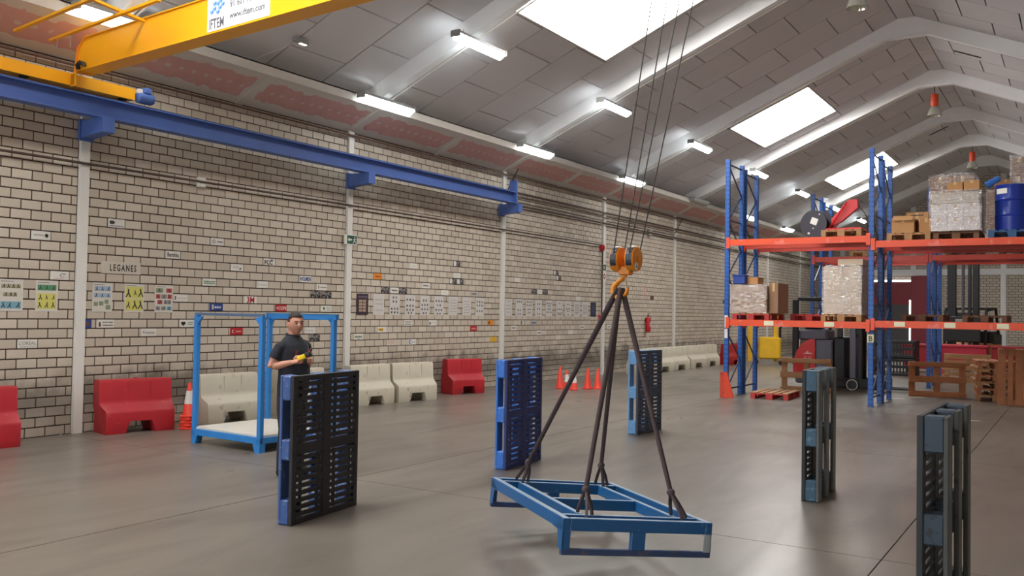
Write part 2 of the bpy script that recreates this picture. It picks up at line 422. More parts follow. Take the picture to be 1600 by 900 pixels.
for k in range(-3, 9):
    fy = 7.37+BAY*k
    for ri in range(4):
        y0, y1 = max(Y0, fy+ROWS[ri]), min(Y1, fy+ROWS[ri+1])
        if y1-y0 < .1: continue
        for side in (-1, 1):
            st = 0.0 if ri % 2 else 0.6
            d = 0.20
            edges = [d]; x = 0.75+st
            while x < 8.2: edges.append(x); x += 1.195
            edges.append(8.3)
            for e0, e1 in zip(edges, edges[1:]):
                x0, x1 = (RX-e1, RX-e0) if side < 0 else (RX+e0, RX+e1)
                for q in rect_minus((x0, x1, y0, y1), SKYL):
                    g = 0.014
                    if q[1]-q[0] < .05 or q[3]-q[2] < .05: continue
                    qq = (q[0]+g, q[1]-g, q[2]+g, q[3]-g)
                    near = (side < 0 and 7.3 < q[2] < 41 and x1 < RX) or (side > 0 and 18 < q[2] < 41 and x0 < RX+2.7)
                    if near and npan < 298:
                        cx, cy = (qq[0]+qq[1])/2, (qq[2]+qq[3])/2
                        mb = MB(); slab_on_roof(mb, *qq, 0.0, 0.04)
                        mb.v = [(a-cx, b-cy, c-roof_z(cx)) for a, b, c in mb.v]
                        o = mb.build('ceiling_panel', MAT_PANEL, ce); o.location = (cx, cy, roof_z(cx)); npan += 1
                    else: slab_on_roof(far_panels, *qq, 0.0, 0.04)
        # flat strip at the ridge
        zr = RZ-SL*.19
        rp = MB().bb(RX-.19, RX+.19, y0+.011, y1-.011, zr-.005, zr+.03)
        if 18 < y0 < 41: rp.build('ridge_panel', MAT_PANEL, ce)
        else: far_panels.v, far_panels.f = far_panels.add(rp.v, rp.f).v, far_panels.f
tag(far_panels.build('ceiling_panels', MAT_PANEL, ce), kind='stuff')

# roof lights
names = {(0, 13.27): 'largest bright roof light, right above the crane hook', (0, 24.95): 'bright roof light midway along the left roof slope', (0, 35.95): 'small bright roof light seen above the blue rack post'}
for i, s in enumerate(SKYL):
    w = empty('window_%d' % (i+1), ((s[0]+s[1])/2, (s[2]+s[3])/2, roof_z((s[0]+s[1])/2)))
    lab = names.get((0, s[2])) if s[0] < -5 else None
    structure(w, lab or ('translucent roof light in the %s slope, bay %d from the front gate' % ('left' if s[0] < -5 else 'right', 1+int((s[2]+12)/BAY))), 'roof light')
    ox, oy, oz = w.location
    mb = MB(); slab_on_roof(mb, *s, 0.12, 0.14); mb.v = [(a-ox, b-oy, c-oz) for a, b, c in mb.v]; mb.build('pane', MAT_SKY, w)
    fr = MB()
    for r in ((s[0], s[0]+.03, s[2], s[3]), (s[1]-.03, s[1], s[2], s[3]), (s[0], s[1], s[2], s[2]+.03), (s[0], s[1], s[3]-.03, s[3])): slab_on_roof(fr, *r, -0.005, 0.12)
    fr.v = [(a-ox, b-oy, c-oz) for a, b, c in fr.v]; fr.build('frame', MAT_CREAM, w)

# portal rafters
HB = 0.35
ord_ = ['','','','first','second','third','fourth','fifth','sixth','seventh','eighth','ninth']
for k, y in enumerate(FR):
    if y > Y1-.5: continue
    b = lambda x: roof_z(x)-HB
    hz = RZ-0.56; hx = (RZ-HB-hz)/SL
    pts = [(WX-.05, roof_z(WX)+.02), (RX, RZ+.02), (EX+.05, roof_z(EX)+.02), (EX+.05, b(EX)), (RX+hx, hz), (RX-hx, hz), (WX-.05, b(WX))]
    r = empty('roof_beam', (RX, y, RZ))
    structure(r, ('white concrete roof beam, %s from the camera, spanning the hall' % ord_[k]) if ord_[k] else 'white concrete roof beam behind the camera, number %d from the gate' % (k+1), 'beam')
    MB().prism([(x-RX, -.09, z-RZ) for x, z in pts], (0, .18, 0)).build('beam', MAT_WHITE, r)
    hp = [(0, RZ-.36), (hx*1.0, hz+.05), (-hx*1.0, hz+.05)]
    MB().prism([(x, -.105, z-RZ) for x, z in hp], (0, .21, 0)).build('haunch_plate', MAT_WHITE, r)
    cb = MB().cyl((WX-RX+.9, .12, b(WX+.9)-.01-RZ), (-hx, .12, hz-RZ-.01), 0.016, n=6); cb.build('conduit', MAT_PLATE, r)

# soffit box along the eaves
so = empty('trim_1', (WX, 0, 5.2)); structure(so, 'sloping eaves soffit of pink plasterboard with white filled joints', 'soffit')
SX0, SZ0, SX1, SZ1 = WX, 5.20, -11.10, 5.57
th = math.atan2(SZ1-SZ0, SX1-SX0); sl = math.hypot(SX1-SX0, SZ1-SZ0)
y = 7.37-BAY*1.5
while y < Y1-.2:
    L = min(BAY/2, Y1-y)
    me = bpy.data.meshes.new('soffit_panel')
    me.from_pydata([(0,0,0),(SX1-SX0,0,SZ1-SZ0),(SX1-SX0,L-.006,SZ1-SZ0),(0,L-.006,0),(0,0,.03),(SX1-SX0,0,SZ1-SZ0+.03),(SX1-SX0,L-.006,SZ1-SZ0+.03),(0,L-.006,.03)], [], [(0,1,2,3),(7,6,5,4),(0,4,5,1),(2,6,7,3),(1,5,6,2),(3,7,4,0)])
    uvl = me.uv_layers.new(name='UVMap')
    for li, lp in enumerate(me.loops):
        co = me.vertices[lp.vertex_index].co; uvl.data[li].uv = (co.y, co.x/(SX1-SX0)*sl)
    me.materials.append(MAT_SOFFIT)
    o = link('soffit_panel', me, so); o.location = (0, y, 0)
    st = MB().add([(SX1-SX0, -.075, SZ1-SZ0-.012), (0, -.075, -.012), (0, .075, -.012), (SX1-SX0, .075, SZ1-SZ0-.012), (SX1-SX0, -.075, SZ1-SZ0+.01), (0, -.075, .01), (0, .075, .01), (SX1-SX0, .075, SZ1-SZ0+.01)], [(0,1,2,3),(7,6,5,4),(0,4,5,1),(2,6,7,3),(1,5,6,2),(3,7,4,0)])
    st.build('joint_strip', MAT_CREAM, so).location = (0, y, 0)
    y += BAY/2
MB().bb(SX1-SX0-.02, SX1-SX0+.01, Y0, Y1, SZ1-SZ0-.01, SZ1-SZ0+.15).build('fascia', MAT_CREAM, so)
MB().bb(0, SX1-SX0+.01, Y0, Y1, SZ1-SZ0+.13, SZ1-SZ0+.15).build('top_board', MAT_CREAM, so)

# ------------------------------------------------------------------ ceiling lights
def make_tube_light(lit=True):
    r = empty('ceiling_light')
    MB().rbox(-.085, .085, -.74, .74, 0.0, .06, .015).build('housing', MAT_GREYMETAL, r)
    d = MB().tube([(0, -.72, -.012), (0, -.70, -.02), (0, .70, -.02), (0, .72, -.012)], [.06, .098, .098, .06], n=12, flat=.6)
    d.build('diffuser', MAT_TUBE if lit else M('unlit_diffuser', (176, 174, 166), 0.4), r, smooth=40)
    for s in (-1, 1): MB().rbox(-.095, .095, s*.73-.02, s*.73+.02, -.05, .065, .008).build('end_cap', MAT_GREYMETAL, r)
    for s in (-.5, .5): MB().cyl((0, s, .05), (0, s, .13), .008, n=6).build('hanger', MAT_GREYMETAL, r)
    return r
tl0 = make_tube_light(True); tl1 = make_tube_light(False); used = {True: False, False: False}
ordw = ['first', 'second', 'third', 'fourth', 'fifth', 'sixth', 'seventh', 'eighth']
frv = [f for f in FR if 2 < f < Y1-.5]
for row, X, dy in (('eaves', -10.98, 0.0), ('mid slope', -8.98, 0.12)):
    for i, fy in enumerate(frv):
        lit = not (row == 'eaves' and i == 4)
        src = tl0 if lit else tl1
        o = src if not used[lit] else copy_tree(src)
        used[lit] = True
        o.location = (X, fy+dy, roof_z(X)-HB-.12 if row != 'eaves' else roof_z(X)-HB-.10)
        if row == 'eaves':
            lab = '%s fluorescent light over the pink eaves soffit, %s from the camera' % ('lit' if lit else 'unlit', ordw[i])
        else:
            lab = 'lit fluorescent light halfway up the roof slope, under the %s white beam' % ordw[i]
        tag(o, lab, 'ceiling light', 'fluorescent ceiling lights')

# small emergency light on the sloping ceiling
def emergency(loc, label):
    e = empty('emergency_light', loc, label=label, cat='light')
    MB().rbox(-.05, .05, -.14, .14, -.05, .03, .01).build('housing', MAT_GREYMETAL, e)
    MB().rbox(-.03, .03, -.02, .12, -.062, -.045, .006).build('lens', EM('emergency_lens', (1, .9, .7, 1), 2.0), e)
    MB().cyl((-.04, 0, -.02), (-.75, -.35, -.30), .006, n=6).build('cable', MAT_PLATE, e)
emergency((-10.75, 10.35, roof_z(-10.75)-.05), 'small grey emergency light on the dark ceiling beside the yellow crane girder')

# high bay lamps along the ridge
for i, y in enumerate((18.23, 29.09, 39.95)):
    x = RX-.05; zt = RZ-.56
    r = empty('high_bay_lamp', (x, y-.02, zt), label=['clear bell high bay lamp cut off by the top edge of the photo', 'orange high bay lamp with clear bell under the ridge, nearer one', 'small distant orange high bay lamp above the shrink wrapped boxes'][i], cat='lamp', group='high bay lamps')
    MB().cyl((0, 0, 0), (0, 0, -.22), .012, n=6).build('hook', MAT_BLACK, r)
    MB().lathe([(.06, -.22), (.105, -.24), (.11, -.30), (.11, -.56), (.09, -.60)], 16).build('ballast_housing', M('lamp_orange', (214, 74, 34), .5), r, smooth=40)
    MB().lathe([(.09, -.60), (.12, -.63), (.17, -.72), (.20, -.84), (.205, -.87), (.195, -.87), (.18, -.80), (.10, -.66)], 20).build('bell', M('lamp_bell', (196, 196, 184), .15, metal=.5), r, smooth=40)

# ------------------------------------------------------------------ wall services
def cable(name, pts, r, label, mat=MAT_CABLE, cat='pipe', n=6):
    o = MB().tube(pts, r, n=n).build(name, mat); return tag(o, label, cat)
x = WX+.075
cable('rail', [(x, Y0+.1, 5.13), (x, Y1-.1, 5.13)], .022, 'thin rusty rail along the top of the brick wall under the soffit', M('rusty_rail', (104, 76, 62), .8), 'rail')
cable('conduit_pipe', [(x, Y0+.1, 4.74), (x, Y1-.1, 4.74)], .026, 'brown conduit running along the wall just above the blue runway beam')
cable('conduit_pipe', [(x, Y0+.1, 3.785), (x, 23.45, 3.785), (x, 23.48, 3.76), (x, 23.48, 1.75)], .02, 'thin brown conduit low across the brick wall, bending down to the red alarm')
cable('conduit_pipe', [(x, 18.3, 4.44), (x, Y1-.1, 4.44)], .03, 'thick brown pipe on the wall to the right of the runway beam end')
cable('conduit_pipe', [(x, 18.3, 4.60), (x, 29.0, 4.60), (x+.05, 29.3, 4.95), (x+.1, 29.45, 5.15)], .016, 'thin cable that climbs to the soffit above the fifth pilaster')
jb = MB().rbox(WX, WX+.07, 9.28, 9.42, 3.70, 3.86, .01).build('junction_box', MAT_PLATE); tag(jb, 'small white junction box on the low wall conduit', 'box')
jb = MB().rbox(WX, WX+.08, 26.8, 27.05, 4.33, 4.55, .01).build('junction_box', MAT_GREYMETAL); tag(jb, 'small grey junction box on the thick wall pipe', 'box')
db = cable('stay_wire', [(WX+.08, 18.32, 4.78), (WX+.3, 18.42, 5.28)], .014, 'short dark stay leaning above the third pilaster', MAT_BLACK, 'wire')

# ------------------------------------------------------------------ runway beam
BXc = -11.45
rb = empty('crane_runway_beam', (BXc, 0, 4.38), label='long blue steel crane runway beam bracketed along the brick wall', cat='beam')
ib = MB()
ib.bb(-.10, .10, -4, 18.0, 0, .018); ib.bb(-.10, .10, -4, 18.0, .252, .27); ib.bb(-.006, .006, -4, 18.0, .018, .252)
ib.build('beam', MAT_BLUE, rb)
MB().bb(-.03, .03, -4, 17.9, .27, .30).build('rail', M('crane_rail_steel', (60, 66, 90), .5), rb)
MB().bb(-.10, .10, 17.97, 18.02, -.02, .55).build('end_stop', MAT_BLUE, rb)
for y in (7.37, 12.80, 18.23-.12):
    b = empty('bracket', (0, y, 0)); b.parent = rb
    MB().prism([(WX+.05-BXc, -.09, 0), (.13, -.09, 0), (.13, -.09, -.20), (WX+.05-BXc, -.09, -.24)], (0, .18, 0)).build('corbel', MAT_BLUE, b)
    MB().bb(WX+.03-BXc, WX+.07-BXc, -.11, .11, -.28, .02).build('base_plate', MAT_BLUE, b)

# ------------------------------------------------------------------ bridge crane
def gy(x): return 6.83-.066*(x+11.2)
ga = math.atan(-.066)
bc = empty('bridge_crane', (BXc, gy(BXc), 4.68), label='yellow overhead travelling crane bridge with a white sign', cat='crane')
# end carriage riding on the runway beam
ec = MB(); ec.bb(-.075, .075, -3.2, .95, .04, .20)
ec.build('end_carriage', MAT_YELLOW, bc)
for y in (-.6, .8): MB().cyl((-.03, y, .06), (.03, y, .06), .06, n=16).build('wheel', MAT_BLACK, bc)
MB().bb(-.11, -.075, -3.2, .93, .03, .21).build('guide_plate', MAT_YELLOW, bc)
mo = empty('travel_motor', (0.06, .98, .10)); mo.parent = bc
MB().lathe([(.05, 0), (.08, .02), (.085, .05), (.085, .22), (.07, .26), (.03, .27)], 16, axis='Y').build('motor', MAT_BLUE, mo, smooth=40)
MB().rbox(-.06, .08, .08, .20, .06, .14, .01).build('terminal_box', MAT_BLUE, mo)
MB().bb(-.02, .06, .0, .06, .05, .11).build('label_plate', MAT_PLATE, mo)
# box girder
gd = empty('girder', (.10, .0, .22)); gd.parent = bc; gd.rotation_euler = (0, 0, ga)
L = 15.9
side = [(0.05, 0.0), (L, 0.0), (L, .41), (.30, .41), (.12, .30), (0.05, .08)]
MB().prism([(a, 0, b) for a, b in side], (0, .22, 0)).build('web', MAT_YELLOW, gd)
MB().bb(0.25, L, -.015, .235, -.014, .0).build('bottom_flange', MAT_YELLOW, gd)
MB().bb(0.30, L, -.015, .235, .41, .424).build('top_flange', MAT_YELLOW, gd)
MB().prism([(.035, -.012, -.02), (.10, -.012, -.02), (.16, -.012, .29), (.31, -.012, .424), (.27, -.012, .424), (.10, -.012, .30)], (0, .24, 0)).build('end_plate', M('crane_yellow_edge', (232, 140, 24), .45), gd)
sq = MB(); sq.bb(-.02, .10, -.02, .0, -.20, -.02); sq.build('end_bracket', MAT_YELLOW, gd)
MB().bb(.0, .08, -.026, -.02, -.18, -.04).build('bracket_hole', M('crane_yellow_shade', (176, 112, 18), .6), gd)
MB().tube([(.19, -.03, .00), (.20, -.05, .05), (.26, -.05, .075), (.32, -.03, .05), (.32, -.02, .02)], .03, n=8).build('cable_grommet', MAT_BLACK, gd, smooth=60)
# sign on the girder
sg = MB().bb(2.96, 4.06, -.006, 0, .015, .395).build('sign', M('sign_white', (240, 240, 240), .5, var=.02), gd)
def text(name, s, parent, loc, rot, size, mat, extrude=0.0008, align='LEFT', sx=1.0, bold=.012, space=1.0):
    c = bpy.data.curves.new(name, 'FONT'); c.body = s; c.size = size; c.extrude = extrude; c.align_x = align; c.align_y = 'BOTTOM_BASELINE'
    c.resolution_u = 2; c.offset = bold*size; c.space_character = space
    c.materials.append(mat)
    o = bpy.data.objects.new(name, c); COL.objects.link(o); o.parent = parent; o.location = loc; o.rotation_euler = rot; o.scale = (sx, 1, 1)
    return o
RF = (math.pi/2, 0, 0)           # text facing -y
grey_ink = M('grey_ink', (96, 96, 104), .6, var=.02)
text('lettering', 'IFTEM', sg, (2.99, -.009, .04), RF, .165, grey_ink, sx=.66)
text('lettering', 'www.iftem.com', sg, (3.37, -.009, .10), RF, .105, grey_ink, sx=.92)
text('lettering', '91 601 7998', sg, (3.37, -.009, .23), RF, .105, grey_ink, sx=.92)
lm = [M('logo_blue_%d' % i, c, .5, var=.02) for i, c in enumerate(((120, 160, 214), (74, 116, 190), (160, 196, 232)))]
for cx, cz in ((3.04, .24), (3.09, .27), (3.15, .225), (3.19, .27), (3.24, .30), (3.15, .32), (3.09, .33), (3.20, .345)):
    h = .033
    cube = MB().add([(cx, -.008, cz+h), (cx-h, -.008, cz+h*.5), (cx, -.008, cz), (cx+h, -.008, cz+h*.5)], [(0,1,2,3)])
    cube.build('logo_cube', lm[2], sg)
    MB().add([(cx-h, -.008, cz+h*.5), (cx-h, -.008, cz-h*.6), (cx, -.008, cz-h*1.1), (cx, -.008, cz)], [(0,1,2,3)]).build('logo_cube', lm[0], sg)
    MB().add([(cx+h, -.008, cz+h*.5), (cx+h, -.008, cz-h*.6), (cx, -.008, cz-h*1.1), (cx, -.008, cz)], [(0,1,2,3)]).build('logo_cube', lm[1], sg)
# festoon arms standing over the carriage
for yy, x1 in ((-.80, 2.3), (-.34, 2.6)):
    MB().bar((.14, yy, .545), (x1, yy-.066*x1, .60), .05, .03).build('festoon_arm', MAT_YELLOW, bc)
MB().bar((1.75, -1.15, .70), (1.75, -.05, .60), .05, .03).build('festoon_arm', MAT_YELLOW, bc)
for xx in (.32, .62): MB().cyl((xx, -.36, .55), (xx, -.36, .38), .006, n=6).build('hanger_rod', MAT_STEEL, bc)
# hoist trolley under the girder, above the picture
HX, HY = -3.01, 6.38
ht = empty('hoist', (HX+.55-BXc, gy(HX+.55)-gy(BXc)-.1, .55)); ht.parent = bc
MB().rbox(-.45, .45, -.35, .05, -.05, .35, .03).build('hoist_body', MAT_YELLOW, ht)
MB().cyl((-.35, -.15, -.10), (.35, -.15, -.10), .13, n=20).build('rope_drum', MAT_GREYMETAL, ht, smooth=40)

# ------------------------------------------------------------------ hook block
hb = empty('hook_block', (HX, HY, 2.0), label='yellow double pulley hook block hanging from four wire ropes', cat='hook')
hb.rotation_euler = (0, 0, 0)
YB = M('hook_block_yellow', (226, 138, 22), .45, var=.1)
# local x: axle direction (image right), z up; sheave centres z=.215
for s in (-1, 1):
    sh = empty('sheave', (s*.066, 0, .225)); sh.parent = hb
    MB().lathe([(.07, -.040), (.092, -.036), (.098, -.024), (.098, .024), (.092, .036), (.07, .040)], 28, axis='X').build('sheave_cover', YB, sh, smooth=35)
    MB().lathe([(.028, .036), (.028, .045), (.012, .048)], 14, axis='X').build('axle_cap', YB, sh, smooth=35)
    # dark rope guard on the front rim
    gdn = MB(); n = 9
    for i in range(n):
        t0 = math.radians(95+i*13); t1 = math.radians(95+(i+1)*13)
        a = [(-.024, math.cos(t0)*.102, math.sin(t0)*.102), (.024, math.cos(t0)*.102, math.sin(t0)*.102), (.024, math.cos(t1)*.102, math.sin(t1)*.102), (-.024, math.cos(t1)*.102, math.sin(t1)*.102)]
        gdn.add(a, [(0,1,2,3)])
    gdn.build('rope_guard', M('rope_guard', (34, 36, 50), .4), sh)
MB().rbox(-.05, .05, -.035, .035, .10, .17, .008).build('crosshead', YB, hb)
MB().cyl((-.10, 0, .225), (.10, 0, .225), .014, n=10).build('axle', YB, hb)
MB().lathe([(.024, .099), (.026, .10), (.026, .101)], 16, o=(0, 0, 0), axis='X')
lbl = MB().cyl((.106, -.035, .165), (.1085, -.035, .165), .03, n=18).build('load_label', MAT_PLATE, hb)
text('lettering', '1t', lbl, (.109, -.035, .152), (math.pi/2, 0, math.pi/2), .034, MAT_INK, align='CENTER')
# hook
pts = []; rr = []
for p, r in (((0, .10), .018), ((-.005, .07), .018), ((-.03, .045), .020), ((-.058, .015), .024), ((-.068, -.02), .027), ((-.055, -.055), .029), ((-.02, -.075), .030), ((.02, -.068), .027), ((.045, -.042), .022), ((.054, -.012), .016), ((.056, .006), .009)):
    pts.append((p[0]-.035*min(1, max(0, (.10-p[1])/.05)), 0, p[1])); rr.append(r)
MB().tube(pts, rr, n=12, flat=.8).build('hook', YB, hb, smooth=60)
MB().bar((.012, 0, .0), (.0, 0, .085), .014, .008).build('safety_latch', M('latch_steel', (190, 150, 110), .4), hb)
ROPE = M('wire_rope', (70, 66, 64), .5, metal=.3)
for a_, b_ in (((-.066, -.092), (.36, -.09)), ((-.066, .092), (.44, .05)), ((.066, -.092), (.62, -.05)), ((.066, .092), (.68, .09))):
    MB().cyl((a_[0], a_[1], .235), (b_[0], b_[1], 3.05), .005, n=6).build('wire_rope', ROPE, hb)

# dark ventilation slots in the ceiling boards
for i, (x_, y_) in enumerate(((-2.55, 26.2), (-4.55, 36.9))):
    v = MB().bb(-.32, .32, -.05, .05, -.012, .0); v.v = [(a, b, c-(SL*a if x_ > RX else -SL*a)) for a, b, c in v.v]
    tag(v.build('vent_slot', MAT_BLACK, loc=(x_, y_, roof_z(x_)-.004)), ['dark slot in the right ceiling slope near the ridge', 'dark slot in the left ceiling slope, far down the hall'][i], 'vent')

# ------------------------------------------------------------------ plastic pallets standing on end
def plastic_pallet(corner, rz, w, T, Hh, flip, mats, label):
    """corner: floor position of the deck edge nearest the camera; deck faces +x (or -x when flip)"""
    deckm, blockm, runm = mats
    r = empty('plastic_pallet', corner, rz, label, 'pallet', 'plastic pallets standing on end')
    def X(a, b): return (-T+a, -T+b) if not flip else (T-b, T-a)   # a=0 runner side, T deck side
    x0, x1 = X(T-.03, T)
    def B(ax, bx, y0, y1, z0, z1, name, mat, c=.004):
        q0, q1 = X(ax, bx); return MB().rbox(q0, q1, y0, y1, z0, z1, c).build(name, mat, r)
    cy = w/2
    # deck frame: stiles and rails round the slatted fields
    B(T-.035, T, 0, .06, 0, Hh, 'deck_stile', deckm); B(T-.035, T, w-.06, w, 0, Hh, 'deck_stile', deckm); B(T-.035, T, cy-.055, cy+.055, 0, Hh, 'deck_stile', deckm)
    for z0, z1 in ((0, .05), (.575, .665), (Hh-.05, Hh)):
        for ya, yb in ((.06, cy-.055), (cy+.055, w-.06)): B(T-.033, T-.002, ya, yb, z0, z1, 'deck_rail', deckm)
    n = 9; L = cy-.115
    sm = MB().rbox(x0+.004, x1-.003, -L/2, L/2, -.019, .019, .004).mesh('slat', deckm)
    rm = MB().rbox(x0+.002, x1-.002, -.012, .012, -.2575, .2575, .003).mesh('rib', deckm)
    for za, zb in ((.05, .575), (.665, Hh-.05)):
        for yc in (.06+L/2, w-.06-L/2):
            for i in range(n):
                o = link('slat', sm, r); o.location = (0, yc, za+(i+.5)*(zb-za)/n)
            for s in (-1, 1):
                o = link('rib', rm, r); o.location = (0, yc+s*L*.32, (za+zb)/2)
    # nine blocks and three runners
    for z0, z1 in ((0, .21), (.53, .71), (Hh-.21, Hh)):
        for ya, yb in ((0, .14), (cy-.07, cy+.07), (w-.14, w)):
            B(.02, T-.03, ya+.002, yb-.002, z0+.002, z1-.002, 'block', blockm, .012)
    for ya, yb in ((0, .14), (cy-.07, cy+.07), (w-.14, w)):
        B(0, .028, ya, yb, 0, Hh, 'runner', runm, .006)
    return r
def pm(n, deck, block, run, wear):
    return (M('pallet_deck_'+n, deck, .55, scale=5, var=.15), M('pallet_block_'+n, block, .5, scale=9, var=.2, wear=wear, wearamt=.56), M('pallet_runner_'+n, run, .55, scale=9, var=.2, wear=wear, wearamt=.6))
plastic_pallet((-5.50, 5.31, 0), math.radians(8), .95, .145, 1.238, False, pm('charcoal', (38, 38, 42), (62, 92, 152), (70, 98, 156), (120, 140, 170)), 'charcoal plastic pallet on end in front of the man')
plastic_pallet((-5.51, 8.59, 0), math.radians(4.5), .91, .15, 1.248, False, pm('navy', (44, 58, 116), (56, 116, 206), (66, 124, 210), (110, 150, 210)), 'navy pallet with bright blue edge on end, left of the slings')
plastic_pallet((-5.57, 12.29, 0), math.radians(-3), .80, .17, 1.245, False, pm('slate', (66, 76, 96), (112, 164, 216), (120, 170, 220), (160, 190, 215)), 'slate coloured pallet with pale blue edge on end, farthest behind the slings')
plastic_pallet((-2.312, 8.95, 0), math.radians(1.5), .80, .165, 1.275, True, pm('teal', (46, 50, 54), (62, 94, 116), (96, 98, 98), (96, 128, 148)), 'worn teal grey pallet on end showing three runners, left of the right hand pair')
plastic_pallet((-.785, 5.50, 0), math.radians(-1), .98, .165, 1.255, True, pm('dark', (44, 48, 52), (56, 70, 84), (78, 80, 78), (40, 44, 48)), 'dark worn pallet on end nearest the camera, cut off by the bottom edge')

# ------------------------------------------------------------------ hanging steel frame
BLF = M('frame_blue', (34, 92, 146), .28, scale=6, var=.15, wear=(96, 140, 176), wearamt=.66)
def painted_top_sheen(m, col):
    # pale patchy skylight sheen painted into the colour of upward faces
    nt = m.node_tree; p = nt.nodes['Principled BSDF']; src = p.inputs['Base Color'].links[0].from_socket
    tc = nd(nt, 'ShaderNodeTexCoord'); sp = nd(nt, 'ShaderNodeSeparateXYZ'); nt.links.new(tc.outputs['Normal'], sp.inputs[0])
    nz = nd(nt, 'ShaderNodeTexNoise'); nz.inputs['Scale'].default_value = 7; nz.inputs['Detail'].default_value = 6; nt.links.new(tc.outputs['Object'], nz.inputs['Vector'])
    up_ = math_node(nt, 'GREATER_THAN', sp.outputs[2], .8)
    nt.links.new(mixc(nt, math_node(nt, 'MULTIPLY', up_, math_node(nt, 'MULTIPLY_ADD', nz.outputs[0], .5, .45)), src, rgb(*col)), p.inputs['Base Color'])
painted_top_sheen(BLF, (176, 192, 202))
fl_w, fl_l = 1.08, 1.681
lf = empty('steel_lifting_frame', (-3.107, 6.044, .413), label='blue steel frame pallet hanging just above the floor from four slings', cat='frame')
lf.rotation_mode = 'XYZ'
Rm = Matrix.Rotation(-.703, 3, 'Z') @ Matrix.Rotation(-.023, 3, 'Y') @ Matrix.Rotation(-.082, 3, 'X')
lf.rotation_euler = Rm.to_euler('XYZ')
a, b = fl_l/2, fl_w/2; sw, sh = .05, .08
for s in (-1, 1):
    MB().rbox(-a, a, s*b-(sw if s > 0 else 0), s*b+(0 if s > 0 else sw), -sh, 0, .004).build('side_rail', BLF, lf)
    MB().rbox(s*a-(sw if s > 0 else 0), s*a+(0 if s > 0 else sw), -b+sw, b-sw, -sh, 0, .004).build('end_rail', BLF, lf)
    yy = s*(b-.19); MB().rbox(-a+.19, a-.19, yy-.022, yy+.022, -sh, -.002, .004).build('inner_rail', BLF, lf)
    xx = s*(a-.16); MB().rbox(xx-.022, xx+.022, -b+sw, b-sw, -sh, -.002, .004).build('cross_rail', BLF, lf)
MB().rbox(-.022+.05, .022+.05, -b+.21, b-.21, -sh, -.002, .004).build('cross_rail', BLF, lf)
for sx in (-1, 1):
    for sy in (-1, 1):
        # corner feet, gusset shaped
        x0 = sx*a; pts = [(x0, 0), (x0-sx*.20, -sh), (x0-sx*.10, -sh-.005), (x0-sx*.07, -.20), (x0, -.20)]
        y0 = sy*b-(.008 if sy > 0 else 0)
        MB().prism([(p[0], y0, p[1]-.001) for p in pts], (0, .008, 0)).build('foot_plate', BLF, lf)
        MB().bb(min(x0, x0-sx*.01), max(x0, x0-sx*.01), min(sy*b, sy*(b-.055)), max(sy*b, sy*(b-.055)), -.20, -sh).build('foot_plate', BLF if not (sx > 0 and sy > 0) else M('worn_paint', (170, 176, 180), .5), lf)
    x0 = sx*(a-.02)
    MB().rbox(x0-.02, x0+.02, -b, b, -.235, -.195, .004).build('skid_bar', M('skid_blue', (52, 72, 112), .5, wear=(90, 84, 84)), lf)
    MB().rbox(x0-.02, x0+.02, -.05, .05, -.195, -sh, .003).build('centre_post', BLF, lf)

# slings from the hook to the four inner corners
bpy.context.view_layer.update()
SLM = M('sling_web', (74, 62, 64), .85, scale=20, var=.2)
hookp = Vector((HX-.045, HY-.0, 1.965))
lm4 = Matrix.Translation(lf.location) @ Rm.to_4x4()
corner_lab = {(-1, -1): 'lifting sling reaching the frame corner beside the navy pallet', (-1, 1): 'dark near vertical lifting sling reaching the rear corner of the hanging frame', (1, -1): 'thin sling seen edge on, reaching the front left corner of the hanging frame', (1, 1): 'lifting sling slanting right to the front right corner of the hanging frame'}
for sx in (-1, 1):
    for sy in (-1, 1):
        at_ = lm4 @ Vector((sx*(a-.16), sy*(b-.19), 0))
        d = (hookp-at_).normalized()
        knot = at_+d*.16+Vector((0, 0, .02))
        off = Vector((sx*.012, sy*.012, 0))
        sgl = empty('lifting_sling', at_, label=corner_lab[(sx, sy)], cat='sling', group='lifting slings on the hook')
        o0 = Vector(at_)
        top = hookp+off+Vector((0, 0, .03))
        MB().tube([top-o0, (top*.93+knot*.07)-o0, (top+knot)/2-o0, knot-o0], [.022, .024, .02, .018], n=8, flat=.55).build('webbing', SLM, sgl, smooth=60)
        MB().tube([knot-o0+Vector((0, 0, .02)), knot-o0, knot-o0-d*.03], [.02, .032, .022], n=8).build('choke_knot', SLM, sgl, smooth=60)
        dirx = (lm4.to_3x3() @ Vector((1, 0, 0))).normalized(); diry = (lm4.to_3x3() @ Vector((0, 1, 0))).normalized()
        for q in (dirx*.08, -dirx*.08, diry*.07):
            MB().tube([knot-o0, (knot-o0)*.5+q*.62, q+Vector((0, 0, .012)), q+Vector((0, 0, -.02))], [.014, .014, .013, .012], n=6, flat=.6).build('loop', SLM, sgl, smooth=60)

